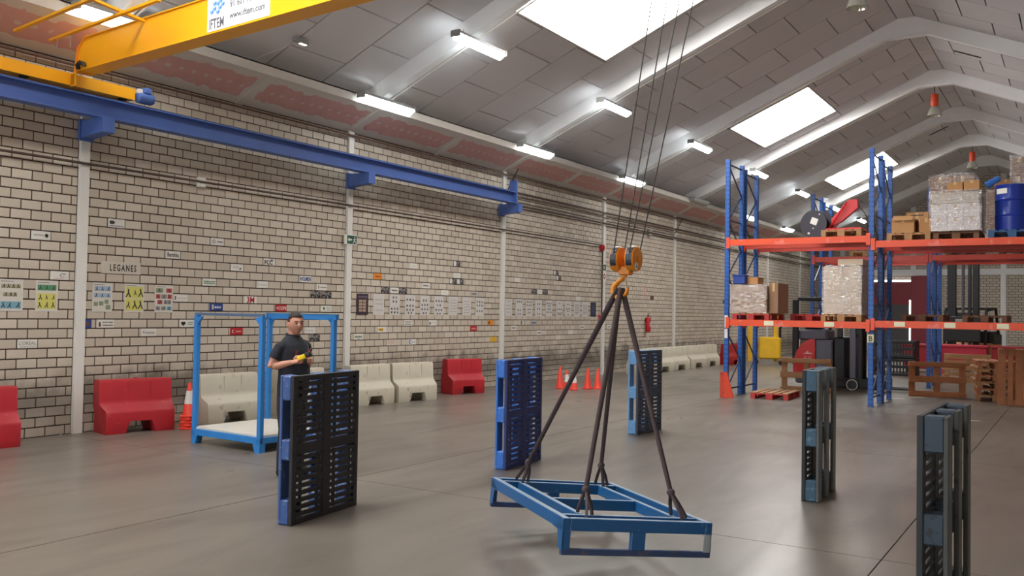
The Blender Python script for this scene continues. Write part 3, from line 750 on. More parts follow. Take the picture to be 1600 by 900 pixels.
# ------------------------------------------------------------------ blue stillage beside the wall
SB = M('stillage_blue', (50, 132, 206), .42, scale=4, var=.1, wear=(70, 100, 150), wearamt=.68)
P1 = Vector((-9.92, 7.76, 0)); ang = math.atan2(-.06, 1.37)
st = empty('post_stillage', P1, ang, 'tall blue steel post stillage with a white board base behind the man', 'stillage')
Wd, Dp, Hs = 1.37, 1.27, 1.72
for x in (0, Wd):
    for y in (0, Dp):
        sx = 1 if x == 0 else -1; sy = 1 if y == 0 else -1
        x0, x1 = sorted((x, x+sx*.065)); y0, y1 = sorted((y, y+sy*.065))
        MB().rbox(x0, x1, y0, y1, .10, Hs-.03, .006).build('post', SB, st)
        f = MB().prism([(x, y, .0), (x+sx*.09, y, .0), (x+sx*.13, y, .12), (x, y, .12)], (0, sy*.09, 0)).build('foot', SB, st)
        MB().prism([(x+sx*.05, y+sy*.01, Hs-.05), (x+sx*.16, y+sy*.01, Hs-.05), (x+sx*.05, y+sy*.01, Hs-.16)], (0, sy*.03, 0)).build('gusset', SB, st)
for y in (.0, Dp-.06):
    MB().rbox(.0, Wd, y, y+.06, .11, .19, .004).build('base_rail', SB, st)
for x in (.0, Wd-.06): MB().rbox(x, x+.06, .06, Dp-.06, .11, .19, .004).build('base_rail', SB, st)
MB().rbox(0, Wd, .01, .045, Hs-.035, Hs, .003).build('top_bar', M('stillage_dull', (86, 108, 138), .6), st)
MB().rbox(-.02, Wd+.03, Dp-.065, Dp, Hs-.075, Hs, .004).build('top_bar', SB, st)
MB().rbox(-.02, Wd+.03, Dp-.075, Dp+.01, Hs, Hs+.012, .003).build('top_plate', M('stillage_worn_top', (150, 164, 168), .5), st)
MB().rbox(.01, Wd-.01, .03, Dp-.01, .19, .215, .003).build('base_board', M('white_board', (206, 202, 192), .6, scale=5, var=.1), st)

# ------------------------------------------------------------------ water filled barriers
def barrier_mesh(name, L, mat):
    prof = [(-.23, 0), (-.24, .05), (-.24, .28), (-.225, .32), (-.135, .41), (-.12, .47), (-.105, .71), (-.085, .75), (.085, .75), (.105, .71), (.12, .47), (.135, .41), (.225, .32), (.24, .28), (.24, .05), (.23, 0)]
    stn = [(-L/2+.02, 0, .93), (-L/2, 0, 1), (-L/2+.22, 0, 1), (-L/2+.30, .17, 1), (L/2-.30, .17, 1), (L/2-.22, 0, 1), (L/2, 0, 1), (L/2-.02, 0, .93)]
    stn = [(-L/2, 0, .94), (-L/2+.03, 0, 1), (-L/2+.28, 0, 1), (-L/2+.34, .17, 1), (L/2-.34, .17, 1), (L/2-.28, 0, 1), (L/2-.03, 0, 1), (L/2, 0, .94)]
    n = len(prof); v = []; f = []
    for x, zb, sc in stn:
        for y, z in prof:
            zz = max(z, zb); xx = x
            if z > .38: xx = x*1.06-.03      # upper part overhangs one end, as the interlocking blocks do
            v.append((xx, y*sc, zz))
    for i in range(len(stn)-1):
        for k in range(n-1): f.append((i*n+k, (i+1)*n+k, (i+1)*n+k+1, i*n+k+1))
        f.append((i*n+n-1, (i+1)*n+n-1, (i+1)*n, i*n))
    f.append(tuple(range(n-1, -1, -1))); f.append(tuple(range((len(stn)-1)*n, len(stn)*n)))
    mb = MB().add(v, f)
    return mb.mesh(name, mat, smooth=35)
RED = M('barrier_red', (176, 34, 44), .45, scale=4, var=.2, wear=(188, 80, 82), wearamt=.64)
WHT = M('barrier_white', (202, 194, 174), .55, scale=3, var=.1, wear=(150, 140, 124), wearamt=.62)
BM = {('r', 1.0): barrier_mesh('body', 1.0, RED), ('w', 1.0): barrier_mesh('body', 1.0, WHT)}
def barrier(c, x, y, rz, label, sx=1.0, tilt=0):
    r = empty('water_barrier', (x, y, 0), math.radians(rz), label, 'barrier', 'water filled road barriers')
    r.scale = (sx, 1, 1)
    r.rotation_euler = (0, math.radians(tilt), math.radians(rz))
    link('body', BM[(c, 1.0)], r)
    for xx in (-.14, .18): MB().rbox(xx-.006, xx+.006, -.119, -.098, .45, .72, .003).build('groove', RED if c == 'r' else WHT, r)
    MB().cyl((0, 0, .748), (0, 0, .765), .035, n=12).build('filler_cap', RED if c == 'r' else WHT, r)
    if c == 'r' : MB().cyl((.40, -.246, .08), (.40, -.23, .08), .02, n=10).build('drain_plug', RED, r)
    return r
barrier('r', -11.55, 5.78, 84, 'red barrier cut off by the left edge of the photo')
barrier('r', -11.50, 8.02, 77, 'red barrier beside the stack of cones, skewed from the wall', .97, 0)
barrier('w', -11.42, 9.60, 86, 'off white barrier seen through the blue stillage')
barrier('w', -11.48, 11.20, 90, 'off white barrier mostly hidden behind the man')
barrier('w', -11.45, 12.95, 88, 'off white barrier half hidden behind the charcoal pallet')
barrier('w', -11.32, 14.08, 80, 'off white barrier fully in view right of the charcoal pallet', 1.0)
barrier('r', -11.45, 16.05, 70, 'red barrier standing alone against the wall behind the navy pallet', .85)
for i, yy in enumerate((24.9, 26.2, 27.6, 29.2, 30.6)):
    barrier('w', -11.15-.02*i, yy, 84, 'off white barrier in the far row behind the slate pallet, %s from its left end' % ['first', 'second', 'third', 'fourth', 'fifth'][i], 1.15)
barrier('r', -10.9, 32.2, 80, 'red barrier far off behind the left rack post')

# ------------------------------------------------------------------ traffic cones
OR = M('cone_orange', (226, 62, 44), .5, var=.1); WB = M('cone_band', (222, 216, 208), .45, var=.05)
def cone(x, y, z, s, band, label, group):
    r = empty('traffic_cone', (x, y, z), random.uniform(0, 1), label, 'cone', group); r.scale = (s, s, s)
    MB().rbox(-.105, .105, -.105, .105, 0, .03, .01).build('base', OR, r)
    MB().lathe([(.100, .03), (.092, .04), (.022, .49), (.015, .50)], 20).build('body', OR, r, smooth=40)
    if band: MB().lathe([(.0687+.003, .19), (.0391+.003, .38)], 20).build('reflective_band', WB, r, smooth=40)
for i in range(5):
    cone(-11.08, 8.62, i*.045, 1.0, True, ['bottom cone of the stack by the red barrier', 'second cone from the floor in the stack by the red barrier', 'middle cone of the stack by the red barrier', 'fourth cone from the floor in the stack by the red barrier', 'topmost orange cone with white band in the stack by the red barrier'][i], 'stacked traffic cones')
for x, y, b, s, lab in ((-10.44, 18.59, 0, 1.04, 'plain orange cone, leftmost of the five along the wall'), (-10.2, 18.5, 1, .92, 'orange cone with white band, second from left along the wall'), (-9.98, 18.45, 1, .88, 'orange cone with white band, middle of the five along the wall'), (-9.89, 18.95, 0, 1.0, 'plain orange cone, fourth from left along the wall'), (-9.70, 19.10, 0, .98, 'plain orange cone, rightmost of the five along the wall')):
    cone(x, y, 0, s, b, lab, 'traffic cones along the wall')

# ------------------------------------------------------------------ extinguisher and alarm
ex = empty('fire_extinguisher', (WX+.10, 26.75, 1.22), label='red fire extinguisher hung on the brick wall', cat='extinguisher')
REDX = M('extinguisher_red', (190, 26, 30), .35)
MB().lathe([(.06, 0), (.078, .02), (.08, .06), (.08, .40), (.06, .46), (.025, .49), (.022, .52)], 20).build('cylinder', REDX, ex, smooth=40)
MB().rbox(-.02, .02, -.03, .05, .51, .55, .006).build('valve', MAT_BLACK, ex)
MB().bar((0, -.04, .57), (0, .10, .61), .02, .012).build('handle', MAT_BLACK, ex)
MB().tube([(0, .03, .53), (.02, .12, .50), (.03, .125, .30), (.03, .11, .12)], .012, n=6).build('hose', MAT_BLACK, ex, smooth=60)
MB().rbox(.062, .083, -.04, .04, .16, .32, .004).build('label', M('ext_label', (214, 180, 176), .5), ex)
MB().rbox(-.10, -.07, -.04, .04, .30, .44, .004).build('wall_bracket', MAT_BLACK, ex)
al = empty('fire_alarm', (WX+.05, 23.48, 1.62), label='small red fire alarm call point below the dropping conduit', cat='alarm')
MB().rbox(-.05, .03, -.075, .075, -.10, .12, .01).build('case', REDX, al); MB().rbox(.03, .036, -.04, .04, -.05, .05, .004).build('glass', MAT_PLATE, al)
ab = empty('alarm_siren', (WX+.06, 23.50, 3.72), label='small red alarm sounder at the conduit bend beside a pilaster', cat='alarm')
MB().rbox(-.06, .03, -.09, .09, -.09, .09, .012).build('case', REDX, ab); MB().cyl((.03, 0, 0), (.06, 0, 0), .05, n=14).build('horn', REDX, ab)

# ------------------------------------------------------------------ pallet racking
def perforated(name, col):
    m, nt, p = base_mat(name)
    tc = nd(nt, 'ShaderNodeTexCoord'); sp = nd(nt, 'ShaderNodeSeparateXYZ'); nt.links.new(tc.outputs['Object'], sp.inputs[0])
    zz = math_node(nt, 'SUBTRACT', math_node(nt, 'MODULO', math_node(nt, 'ADD', sp.outputs[2], 10.0), 0.10), 0.05)
    xx = math_node(nt, 'SUBTRACT', math_node(nt, 'ABSOLUTE', sp.outputs[0]), 0.028)
    d = math_node(nt, 'SQRT', math_node(nt, 'ADD', math_node(nt, 'MULTIPLY', math_node(nt, 'MULTIPLY', zz, zz), 0.45), math_node(nt, 'MULTIPLY', xx, xx)))
    hole = math_node(nt, 'LESS_THAN', d, 0.0105)
    nz = nd(nt, 'ShaderNodeTexNoise'); nz.inputs['Scale'].default_value = 3; nt.links.new(tc.outputs['Object'], nz.inputs['Vector'])
    c = mixc(nt, nz.outputs[0], rgb(*[v*.86 for v in col]), rgb(*[min(255, v*1.1) for v in col]))
    nt.links.new(mixc(nt, hole, c, rgb(18, 24, 44)), p.inputs['Base Color']); p.inputs['Roughness'].default_value = .4
    return m
RB = perforated('rack_post_blue', (38, 92, 172)); RBB = M('rack_brace', (70, 84, 116), .45)
RO = M('rack_beam_orange', (226, 82, 44), .4, scale=2, var=.1, wear=(226, 120, 104), wearamt=.6)
RO2 = M('rack_beam_red', (198, 62, 44), .4, scale=2, var=.1)
post_me = {}
def rack(y, label): return empty('pallet_rack', (0, y, 0), label=label, cat='rack')
def rack_frame(x, y0, y1, h, rk):
    f = empty('upright_frame', (x, y0-rk.location.y, 0)); f.parent = rk
    d = y1-y0
    if h not in post_me:
        mb = MB(); t = .004
        mb.prism([(-.048, -.035, 0), (.048, -.035, 0), (.048, .035, 0), (.036, .035, 0), (.036, -.027, 0), (-.036, -.027, 0), (-.036, .035, 0), (-.048, .035, 0)], (0, 0, h))
        post_me[h] = mb.mesh('post', RB)
    for yy in (0, d):
        o = link('post', post_me[h], f); o.location = (0, yy, 0)
        MB().rbox(-.06, .06, yy-.05, yy+.05, 0, .012, .002).build('foot_plate', RBB, f)
    z = .18; k = 0
    while z < h-.15:
        z2 = min(z+.62, h-.12)
        MB().bar((0, .03, z), (0, d-.03, z), .02, .035).build('brace', RBB, f) if k % 3 == 0 else None
        a, b = ((.03, z), (d-.03, z2)) if k % 2 == 0 else ((d-.03, z), (.03, z2))
        MB().bar((0, a[0], a[1]), (0, b[0], b[1]), .02, .035).build('brace', RBB, f)
        z = z2; k += 1
    MB().bar((0, .03, h-.1), (0, d-.03, h-.1), .02, .035).build('brace', RBB, f)
    return f
def rack_beam(x0, x1, y, ztop, rk, mat=RO, hgt=.135, tags=()):
    b = empty('rack_beam', (x0, y-rk.location.y, ztop)); b.parent = rk
    L = x1-x0
    MB().prism([(.05, -.025, 0), (.05, .0, 0), (.05, .0, -.02), (.05, .025, -.02), (.05, .025, -hgt), (.05, -.025, -hgt)], (L-.10, 0, 0)).build('beam', mat, b)
    for xx in (.045, L-.045): MB().rbox(xx-.04, xx+.04, -.045, -.03, -hgt-.06, .05, .003).build('end_connector', mat, b)
    for xx in tags:
        t = MB().rbox(xx-.10, xx+.10, -.034, -.026, -hgt*.85, -hgt*.12, .002).build('location_label', M('rack_label', (226, 222, 190), .6), b)
    return b
XA = (-6.6, -3.6, -.6)
rkA = rack(19.2, 'front blue and orange pallet rack with loaded shelves'); rkB = rack(20.36, 'blue and orange pallet rack standing back to back behind the front one')
for x in XA: rack_frame(x, 19.2, 20.15, 5.24, rkA); rack_frame(x, 20.36, 21.25, 5.18, rkB)
lev = {0: (3.46, 1.71), 1: (3.35, 1.74)}
for bi in (0, 1):
    for y, rk in ((19.2, rkA), (20.15, rkA), (20.36, rkB), (21.25, rkB)):
        for li in (0, 1):
            yy = y-.055 if y in (19.2, 20.36) else y+.055
            tg = ((.95, 2.2) if bi == 0 else (.55, 1.45, 2.35)) if (y == 19.2 and li == 1) else ()
            rack_beam(XA[bi], XA[bi+1], yy, lev[bi][li], rk, RO if y == 19.2 else RO2, tags=tg)
XB = (-6.3, -3.35, -.4)
rkC = rack(25.4, 'far pallet rack across the aisle, its red beams showing under the top shelf'); rkD = rack(26.6, 'rearmost pallet rack, back to back with the far one')
for x in XB: rack_frame(x, 25.4, 26.35, 5.2, rkC); rack_frame(x, 26.6, 27.5, 5.1, rkD)
for bi in (0, 1):
    for y, rk in ((25.35, rkC), (26.40, rkC), (26.55, rkD), (27.55, rkD)): rack_beam(XB[bi], XB[bi+1], y, 3.44, rk, RO2)
# guard, stickers
g = empty('post_guard', (-6.6, 19.12, 0), label='worn red corner guard at the foot of the left rack post', cat='guard')
MB().prism([(-.09, -.06, 0), (.0, -.06, 0), (.0, -.06, .56), (-.09, -.06, .56)], (0, .03, 0)).build('plate', M('guard_red', (204, 62, 40), .5, scale=8, var=.2, wear=(120, 60, 50)), g)
MB().prism([(.0, -.06, 0), (.20, -.06, 0), (.20, -.06, .08), (.06, -.06, .56), (.0, -.06, .56)], (0, .03, 0)).build('wing', M('guard_orange', (214, 70, 40), .5), g)
s = MB().rbox(-6.635, -6.565, 19.155, 19.163, 1.30, 1.50, .001).build('rack_sign', MAT_PLATE); tag(s, 'white sticker on the left rack post below the beam', 'sign')
s = MB().rbox(-6.635, -6.565, 19.155, 19.163, 1.53, 1.80, .001).build('rack_sign', MAT_PLATE); tag(s, 'white sticker on the left rack post beside the beam', 'sign')
s = MB().rbox(-3.66, -3.54, 19.15, 19.16, 1.30, 1.46, .001).build('rack_sign', M('rack_label', (226, 222, 190), .6)); tag(s, 'cream label lettered B on the middle rack post', 'sign')
text('lettering', 'B', s, (-3.60, 19.146, 1.325), RF, .15, MAT_INK, align='CENTER')

# ------------------------------------------------------------------ wooden pallets
def wood(name, col): return M(name, col, .75, scale=7, var=.25, bump=.2)
WD = wood('pallet_wood', (172, 128, 88)); WDD = wood('pallet_wood_dark', (120, 84, 62)); WDR = M('pallet_red', (184, 54, 50), .6, scale=7, var=.2); WDB = M('pallet_blue', (52, 92, 136), .6, scale=7, var=.2); WDO = wood('pallet_wood_orange', (176, 116, 78))
protos = {}
def wooden_pallet(loc, rot, mats, label, group, top=None, open_=False):
    key = (mats.name, top.name if top else None, open_)
    def make():
        r = empty('wooden_pallet')
        L, W = 1.2, .8
        tm = top or mats
        for i, x in enumerate((-.328, -.17, 0, .17, .328)):
            w = .144 if i in (0, 2, 4) else .10
            if open_ and i in (1, 3): continue
            if open_: w = .10
            MB().rbox(x-w/2, x+w/2, -L/2, L/2, .122, .144, .003).build('top_board', tm, r)
        for y in (-.53, 0, .53): MB().rbox(-W/2, W/2, y-.07, y+.07, .100, .122, .003).build('cross_board', mats, r)
        for x, w in ((-.35, .10), (0, .144), (.35, .10)):
            for y in (-.53, 0, .53): MB().rbox(x-w/2, x+w/2, y-.07, y+.07, .022, .100, .003).build('block', mats, r)
            MB().rbox(x-w/2, x+w/2, -L/2, L/2, 0, .022, .003).build('bottom_board', mats, r)
        return r
    if key not in protos: o = protos[key] = make()
    else: o = copy_tree(protos[key])
    o.location = loc; o.rotation_euler = rot
    return tag(o, label, 'pallet', group)
PG = 'wooden pallets around the racking'
z1, z2, z1r = 1.71, 3.46, 3.35
def wp(x, y, z, mats, label, rz=0.0, top=None): return wooden_pallet((x, y, z), (0, 0, rz), mats, label, PG, top)
wp(-4.18, 19.72, z2, WD, 'yellowish empty pallet under the red hoist on the top shelf')
wp(-2.90, 19.72, z1r, WD, 'pallet under the open cardboard boxes on the top shelf')
wp(-2.05, 19.72, z1r, WDD, 'dark pallet under the shrink wrapped white boxes on the top shelf')
wp(-1.10, 19.72, z1r, WDB, 'blue pallet under the blue drum on the top shelf')
wp(-6.05, 19.72, z1, WDR, 'red pallet under the brown boxes at the left of the lower shelf', top=WD)
wp(-4.17, 19.72, z1, WD, 'pallet under the tall white wrapped load on the lower shelf')
wp(-5.10, 20.85, z1, WDR, 'red pallet in the second row behind the lower shelf, beside the wrapped load')
wp(-2.80, 20.85, z1+.03, WDD, 'empty dark pallet on the lower shelf in front of the red gate')
wp(-1.65, 20.85, z1+.03, WDD, 'empty dark pallet on the lower shelf below the distant forklift mast')
wp(-4.9, 25.9, 3.44, WD, 'pallet on the far rack seen under the top shelf, left bay')
wp(-2.55, 25.9, 3.44, WDD, 'pallet on the far rack seen under the top shelf, right bay')
wp(-1.35, 25.9, 3.44, WDD, 'pallet on the far rack under the tall wrapped stack')
wp(-5.72, 19.92, 0, WDR, 'low red pallet lying on the floor below the left bay', math.radians(3), top=WD)
# pallets standing up
wooden_pallet((-5.55, 21.75, .40), (math.radians(90), math.radians(-90), math.radians(177)), WD, 'wooden pallet on its long edge behind the low red pallet', PG, open_=True)
wooden_pallet((-2.80, 22.65, .40), (math.radians(90), math.radians(-90), math.radians(194)), WDO, 'wooden pallet standing on its long edge alone in the aisle', PG, open_=True)
wooden_pallet((-1.12, 21.75, .60), (math.radians(96), 0, math.radians(8)), WDO, 'pallet on end at the right edge, nearest of the brown pair', PG)
wooden_pallet((-.30, 21.62, .60), (math.radians(95), 0, math.radians(4)), WDO, 'pallet on end at the right edge, only partly in the photo', PG)
for i in range(6): wooden_pallet((-1.65, 22.9, i*.148), (0, 0, math.radians(6+2*((i*7) % 3))), WDO if i % 2 else WD, 'pallet in the low stack behind the brown pallets, number %s from the floor' % ['one', 'two', 'three', 'four', 'five', 'six'][i], 'low stack of pallets')
wooden_pallet((-2.75, 28.6, .40), (math.radians(90), math.radians(90), math.radians(2)), WD, 'pale pallet on its edge in front of the distant forklift', PG)
for i in range(3): wooden_pallet((-3.0, 29.9, .0+i*.15), (0, 0, math.radians(88)), WDR if i == 1 else WD, 'pallet in the small pile under the distant forklift, %s' % ['lowest', 'middle and red', 'top'][i], 'small pile of pallets')

# ------------------------------------------------------------------ cartons and wrapped loads
def carton_mat(name, col): return M(name, col, .75, scale=3, var=.08)
CB = carton_mat('carton_brown', (176, 130, 84)); CBD = carton_mat('carton_dull', (148, 114, 88)); CBW = carton_mat('carton_white', (214, 204, 204)); TAPE = M('tape', (198, 168, 120), .3)
def wrap_material():
    m, nt, p = base_mat('stretch_wrap')
    out = nt.nodes['Material Output']
    tr = nd(nt, 'ShaderNodeBsdfTransparent'); gl = nd(nt, 'ShaderNodeBsdfGlossy'); gl.inputs['Roughness'].default_value = .12; gl.inputs['Color'].default_value = (1, 1, 1, 1)
    df = nd(nt, 'ShaderNodeBsdfDiffuse'); df.inputs['Color'].default_value = (.75, .72, .68, 1)
    tc = nd(nt, 'ShaderNodeTexCoord'); mp = nd(nt, 'ShaderNodeMapping'); mp.inputs['Scale'].default_value = (3, 3, 9); nt.links.new(tc.outputs['Object'], mp.inputs[0])
    nz = nd(nt, 'ShaderNodeTexNoise'); nz.inputs['Scale'].default_value = 2.6; nz.inputs['Detail'].default_value = 5; nz.inputs['Distortion'].default_value = 1.2; nt.links.new(mp.outputs[0], nz.inputs['Vector'])
    bp = nd(nt, 'ShaderNodeBump'); bp.inputs['Strength'].default_value = .9; bp.inputs['Distance'].default_value = .05; nt.links.new(nz.outputs[0], bp.inputs['Height'])
    nt.links.new(bp.outputs[0], gl.inputs['Normal'])
    m1 = nd(nt, 'ShaderNodeMixShader'); m1.inputs[0].default_value = .22; nt.links.new(gl.outputs[0], m1.inputs[1]); nt.links.new(df.outputs[0], m1.inputs[2])
    rp = nd(nt, 'ShaderNodeMapRange'); rp.inputs['From Min'].default_value = .35; rp.inputs['From Max'].default_value = .75; rp.inputs['To Min'].default_value = .10; rp.inputs['To Max'].default_value = .62; nt.links.new(nz.outputs[0], rp.inputs['Value'])
    m2 = nd(nt, 'ShaderNodeMixShader'); nt.links.new(rp.outputs[0], m2.inputs[0]); nt.links.new(tr.outputs[0], m2.inputs[1]); nt.links.new(m1.outputs[0], m2.inputs[2])
    nt.links.new(m2.outputs[0], out.inputs[0]); return m
WRAP = wrap_material()
def carton(x, y, z, w, d, h, mat, label, group, rz=0.0):
    r = empty('cardboard_box', (x, y, z), rz, label, 'box', group)
    MB().rbox(-w/2, w/2, -d/2, d/2, .001, h-.001, .006).build('carton', mat, r)
    MB().bb(-.025, .025, -d/2-.002, d/2+.002, h-.002, h+.001).build('tape', TAPE, r)
    MB().bb(-.025, .025, -d/2-.0025, -d/2+.001, h*.72, h-.004).build('tape', TAPE, r)
    return r
def wrap(x, y, z, w, d, h, label, seed, crown=0.0):
    """a slightly crumpled film hugging the load"""
    rnd = random.Random(seed); nx, nz_ = 10, 9; v = []; f = []
    ring = [(-.5+i/nx, -.5) for i in range(nx)]+[(.5, -.5+i/nx) for i in range(nx)]+[(.5-i/nx, .5) for i in range(nx)]+[(-.5, .5-i/nx) for i in range(nx)]
    n = len(ring)
    for k in range(nz_+1):
        t = k/nz_
        for (u, w_) in ring:
            jx, jy = rnd.uniform(0, .018), rnd.uniform(0, .018)
            v.append((u*(w+.03+jx*2), w_*(d+.03+jy*2), t*h+rnd.uniform(-.006, .006)+(rnd.uniform(0, crown) if k == nz_ else 0)))
    for k in range(nz_):
        for i in range(n): f.append((k*n+i, k*n+(i+1) % n, (k+1)*n+(i+1) % n, (k+1)*n+i))
    f.append(tuple(nz_*n+i for i in range(n)))
    o = MB().add(v, f).build('stretch_wrap', WRAP, loc=(x, y, z)); return tag(o, label, 'plastic wrap')
def load(x, y, z, nx, ny, nz_, w, d, h, mat, label, group, seed=1):
    rnd = random.Random(seed)
    for k in range(nz_):
        for i in range(nx):
            for j in range(ny):
                col_ = {1: ('',), 2: ('left ', 'right '), 3: ('left ', 'middle ', 'right ')}[nx][i]; row_ = {1: ('',), 2: ('front ', 'rear ')}[ny][j]
                lay = {1: ('',), 2: ('lower ', 'upper '), 3: ('bottom ', 'middle layer ', 'top '), 4: ('bottom ', 'second layer ', 'third layer ', 'top ')}[nz_][k]
                carton(x+(i-(nx-1)/2)*(w+.004), y+(j-(ny-1)/2)*(d+.004), z+k*(h+.002), w, d, h, mat, lay+row_+col_+label, group)
zt = z1r+.146; zs = z2+.146; zl = z1+.146
# lower shelf, left: brown wrapped boxes
load(-6.13, 19.72, zl, 2, 2, 2, .38, .50, .30, CBD, 'brown box in the wrapped load at the lower shelf left end', 'brown boxes at the left of the lower shelf')
wrap(-6.13, 19.72, zl, .77, 1.01, .60, 'clear film round the brown boxes at the left of the lower shelf', 3, .03)
carton(-6.25, 19.60, zl+.62, .55, .40, .17, CB, 'open topped tan box on the wrapped boxes, left of the lower shelf', None)
carton(-5.62, 19.75, zl, .20, .8, .66, CBD, 'tall dull brown box at the right of the left hand lower load', None)
cr = empty('blue_crate', (-6.34, 19.32, zl+.64), label='small blue crate at the left post on the lower shelf load', cat='crate')
MB().rbox(-.15, .12, -.06, .16, 0, .20, .012).build('shell', M('crate_blue', (40, 70, 150), .5), cr); MB().rbox(-.17, .14, -.08, .18, .17, .20, .01).build('rim', M('crate_blue', (40, 70, 150), .5), cr)
# lower shelf, middle: tall white load
load(-4.17, 19.72, zl, 2, 2, 4, .37, .50, .245, carton_mat('carton_pale', (196, 176, 154)), 'pale box in the tall film wrapped load on the lower shelf', 'pale boxes in the tall wrapped load')
wrap(-4.17, 19.72, zl, .75, 1.01, .99, 'shiny clear film round the tall pale load on the lower shelf', 5, .04)
load(-4.05, 19.80, zl+1.02, 1, 2, 1, .50, .40, .13, carton_mat('carton_pale', (196, 176, 154)), 'flat pale box on top of the tall wrapped load', 'flat boxes on the tall wrapped load')
# top shelf, right bay
carton(-3.02, 19.45, zt, .42, .40, .30, CB, 'open tan box with a bent flap on the top shelf', None)
carton(-2.66, 19.50, zt, .24, .40, .29, CB, 'narrow tan box right of the open one on the top shelf', None, .3)
carton(-2.83, 19.95, zt, .42, .40, .46, CB, 'tan box with a dark printed line behind the open box', None)
MB().bb(-.12, .12, -.205, -.2015, .39, .41).build('printed_line', MAT_INK, bpy.data.objects[[o.name for o in bpy.data.objects if o.get('label') == 'tan box with a dark printed line behind the open box'][0]])
fl_ = MB().bar((-3.20, 19.235, zt+.30), (-2.84, 19.235, zt+.295), .10, .006, (0, -1, .4)).build('flap', CB); fl_.parent = bpy.data.objects[[o.name for o in bpy.data.objects if o.get('label') == 'open tan box with a bent flap on the top shelf'][0]]
fl_.matrix_parent_inverse = Matrix.Translation((3.02, -19.45, -zt))
load(-2.06, 19.50, zt, 3, 2, 2, .28, .42, .26, CBW, 'white box in the shrink wrapped load left of the blue drum', 'white boxes left of the blue drum')
load(-2.06, 19.50, zt+.53, 2, 2, 1, .40, .42, .22, carton_mat('carton_grey', (184, 172, 158)), 'greyish box in the third layer of the white load', 'third layer of the white load')
wrap(-2.06, 19.50, zt, .86, .86, .76, 'clear film round the white boxes left of the blue drum', 7, .04)
carton(-2.08, 19.40, zt+.79, .27, .35, .17, CB, 'small yellowish box on the white load, left one', None); carton(-1.79, 19.40, zt+.79, .27, .35, .19, CB, 'small yellowish box on the white load, right one', None)
load(-2.28, 20.86, z1r, 2, 2, 1, .40, .42, .55, CBD, 'brown box low in the tall wrapped stack behind the white load', 'lower boxes of the tall wrapped stack')
load(-2.28, 20.86, z1r+.56, 2, 2, 2, .40, .42, .42, CBD, 'brown box in the tall wrapped stack behind the white load', 'upper boxes of the tall wrapped stack')
wrap(-2.28, 20.86, z1r, .81, .86, 1.42, 'clear film round the tall brown stack behind the white load', 9, .05)
# far rack stack seen between
load(-1.5, 25.9, 3.44+.146, 2, 1, 3, .52, .8, .48, CBD, 'brown box in the far wrapped stack left of the drum', 'far wrapped stack left of the drum')
load(-1.62, 25.9, 3.44+.146+1.446, 1, 1, 1, .50, .7, .30, CB, 'topmost brown box of the far wrapped stack', None)
wrap(-1.5, 25.9, 3.44+.146, 1.05, .82, 1.45, 'clear film round the far stack left of the drum', 11, .08)
tag(MB().tube([(-2.05, 25.6, 5.20), (-1.75, 25.6, 5.36)], .09, n=10).build('blue_roll', M('roll_blue', (40, 110, 200), .5), smooth=40), 'blue wrapped roll leaning on the far stack', 'roll')
tag(MB().lathe([(.10, 0), (.12, .02), (.12, .26), (.05, .32), (.04, .36)], 14, o=(-.98, 25.8, 3.586+1.45)).build('white_can', MAT_PLATE, smooth=40), 'white canister on top of the far stack', 'canister')
load(-.93, 20.80, z1r, 2, 2, 1, .26, .38, .9, CBD, 'tall brown box behind the blue drum', 'boxes behind the blue drum')
load(-.93, 20.80, z1r+.905, 2, 2, 2, .26, .38, .40, CBD, 'brown box of the wrapped stack rising behind the blue drum', 'upper boxes behind the blue drum')
wrap(-.93, 20.80, z1r+.9, .53, .77, .83, 'clear film round the boxes rising behind the blue drum', 13, .03)

# steel drum
dr = empty('steel_drum', (-1.13, 19.55, zt), label='blue steel drum with a white label on the top shelf', cat='drum')
DB = M('drum_blue', (24, 52, 150), .3, var=.1)
pr_ = [(.27, 0), (.29, .01), (.29, .27), (.30, .285), (.29, .30), (.285, .32), (.285, .55), (.29, .57), (.30, .585), (.29, .60), (.288, .62), (.288, .83), (.297, .85), (.297, .875), (.285, .88), (.28, .86)]
MB().lathe(pr_, 36).build('shell', DB, dr, smooth=30)
MB().cyl((.12, 0, .86), (.12, 0, .885), .03, n=12).build('bung', MAT_STEEL, dr)
lb = MB(); n = 5
for i in range(n):
    t0 = math.radians(212+i*9); t1 = math.radians(212+(i+1)*9); R_ = .2915
    lb.add([(math.cos(t0)*R_, math.sin(t0)*R_, .70), (math.cos(t1)*R_, math.sin(t1)*R_, .70), (math.cos(t1)*R_, math.sin(t1)*R_, .80), (math.cos(t0)*R_, math.sin(t0)*R_, .80)], [(0,1,2,3)])
lb.build('label', MAT_PLATE, dr)
# cable reel
rl = empty('cable_reel', (-4.80, 19.42, z2+.30), math.radians(-14), 'black round cable reel with a white label on the top shelf', 'reel')
BKR = M('reel_black', (52, 50, 60), .55, scale=4, var=.15)
for y in (-.02, .30): MB().lathe([(.05, 0), (.30, 0), (.302, .012), (.30, .025), (.05, .025)], 40, o=(0, y, 0), axis='Y').build('flange', BKR, rl, smooth=30)
MB().lathe([(.20, 0), (.20, .30)], 28, o=(0, 0, 0), axis='Y').build('drum', BKR, rl, smooth=30)
MB().box((-.0+.02, -.024, .06), (.15, .006, .14), Matrix.Rotation(math.radians(22), 3, 'Y')).build('label', MAT_PLATE, rl)
for x, z in ((-.10, -.19), (.14, .20), (.0, -.09)): MB().cyl((x, -.03, z), (x, -.018, z), .026 if z < -.1 else .015, n=12).build('bolt', M('bolt_pale', (220, 210, 200), .4), rl)
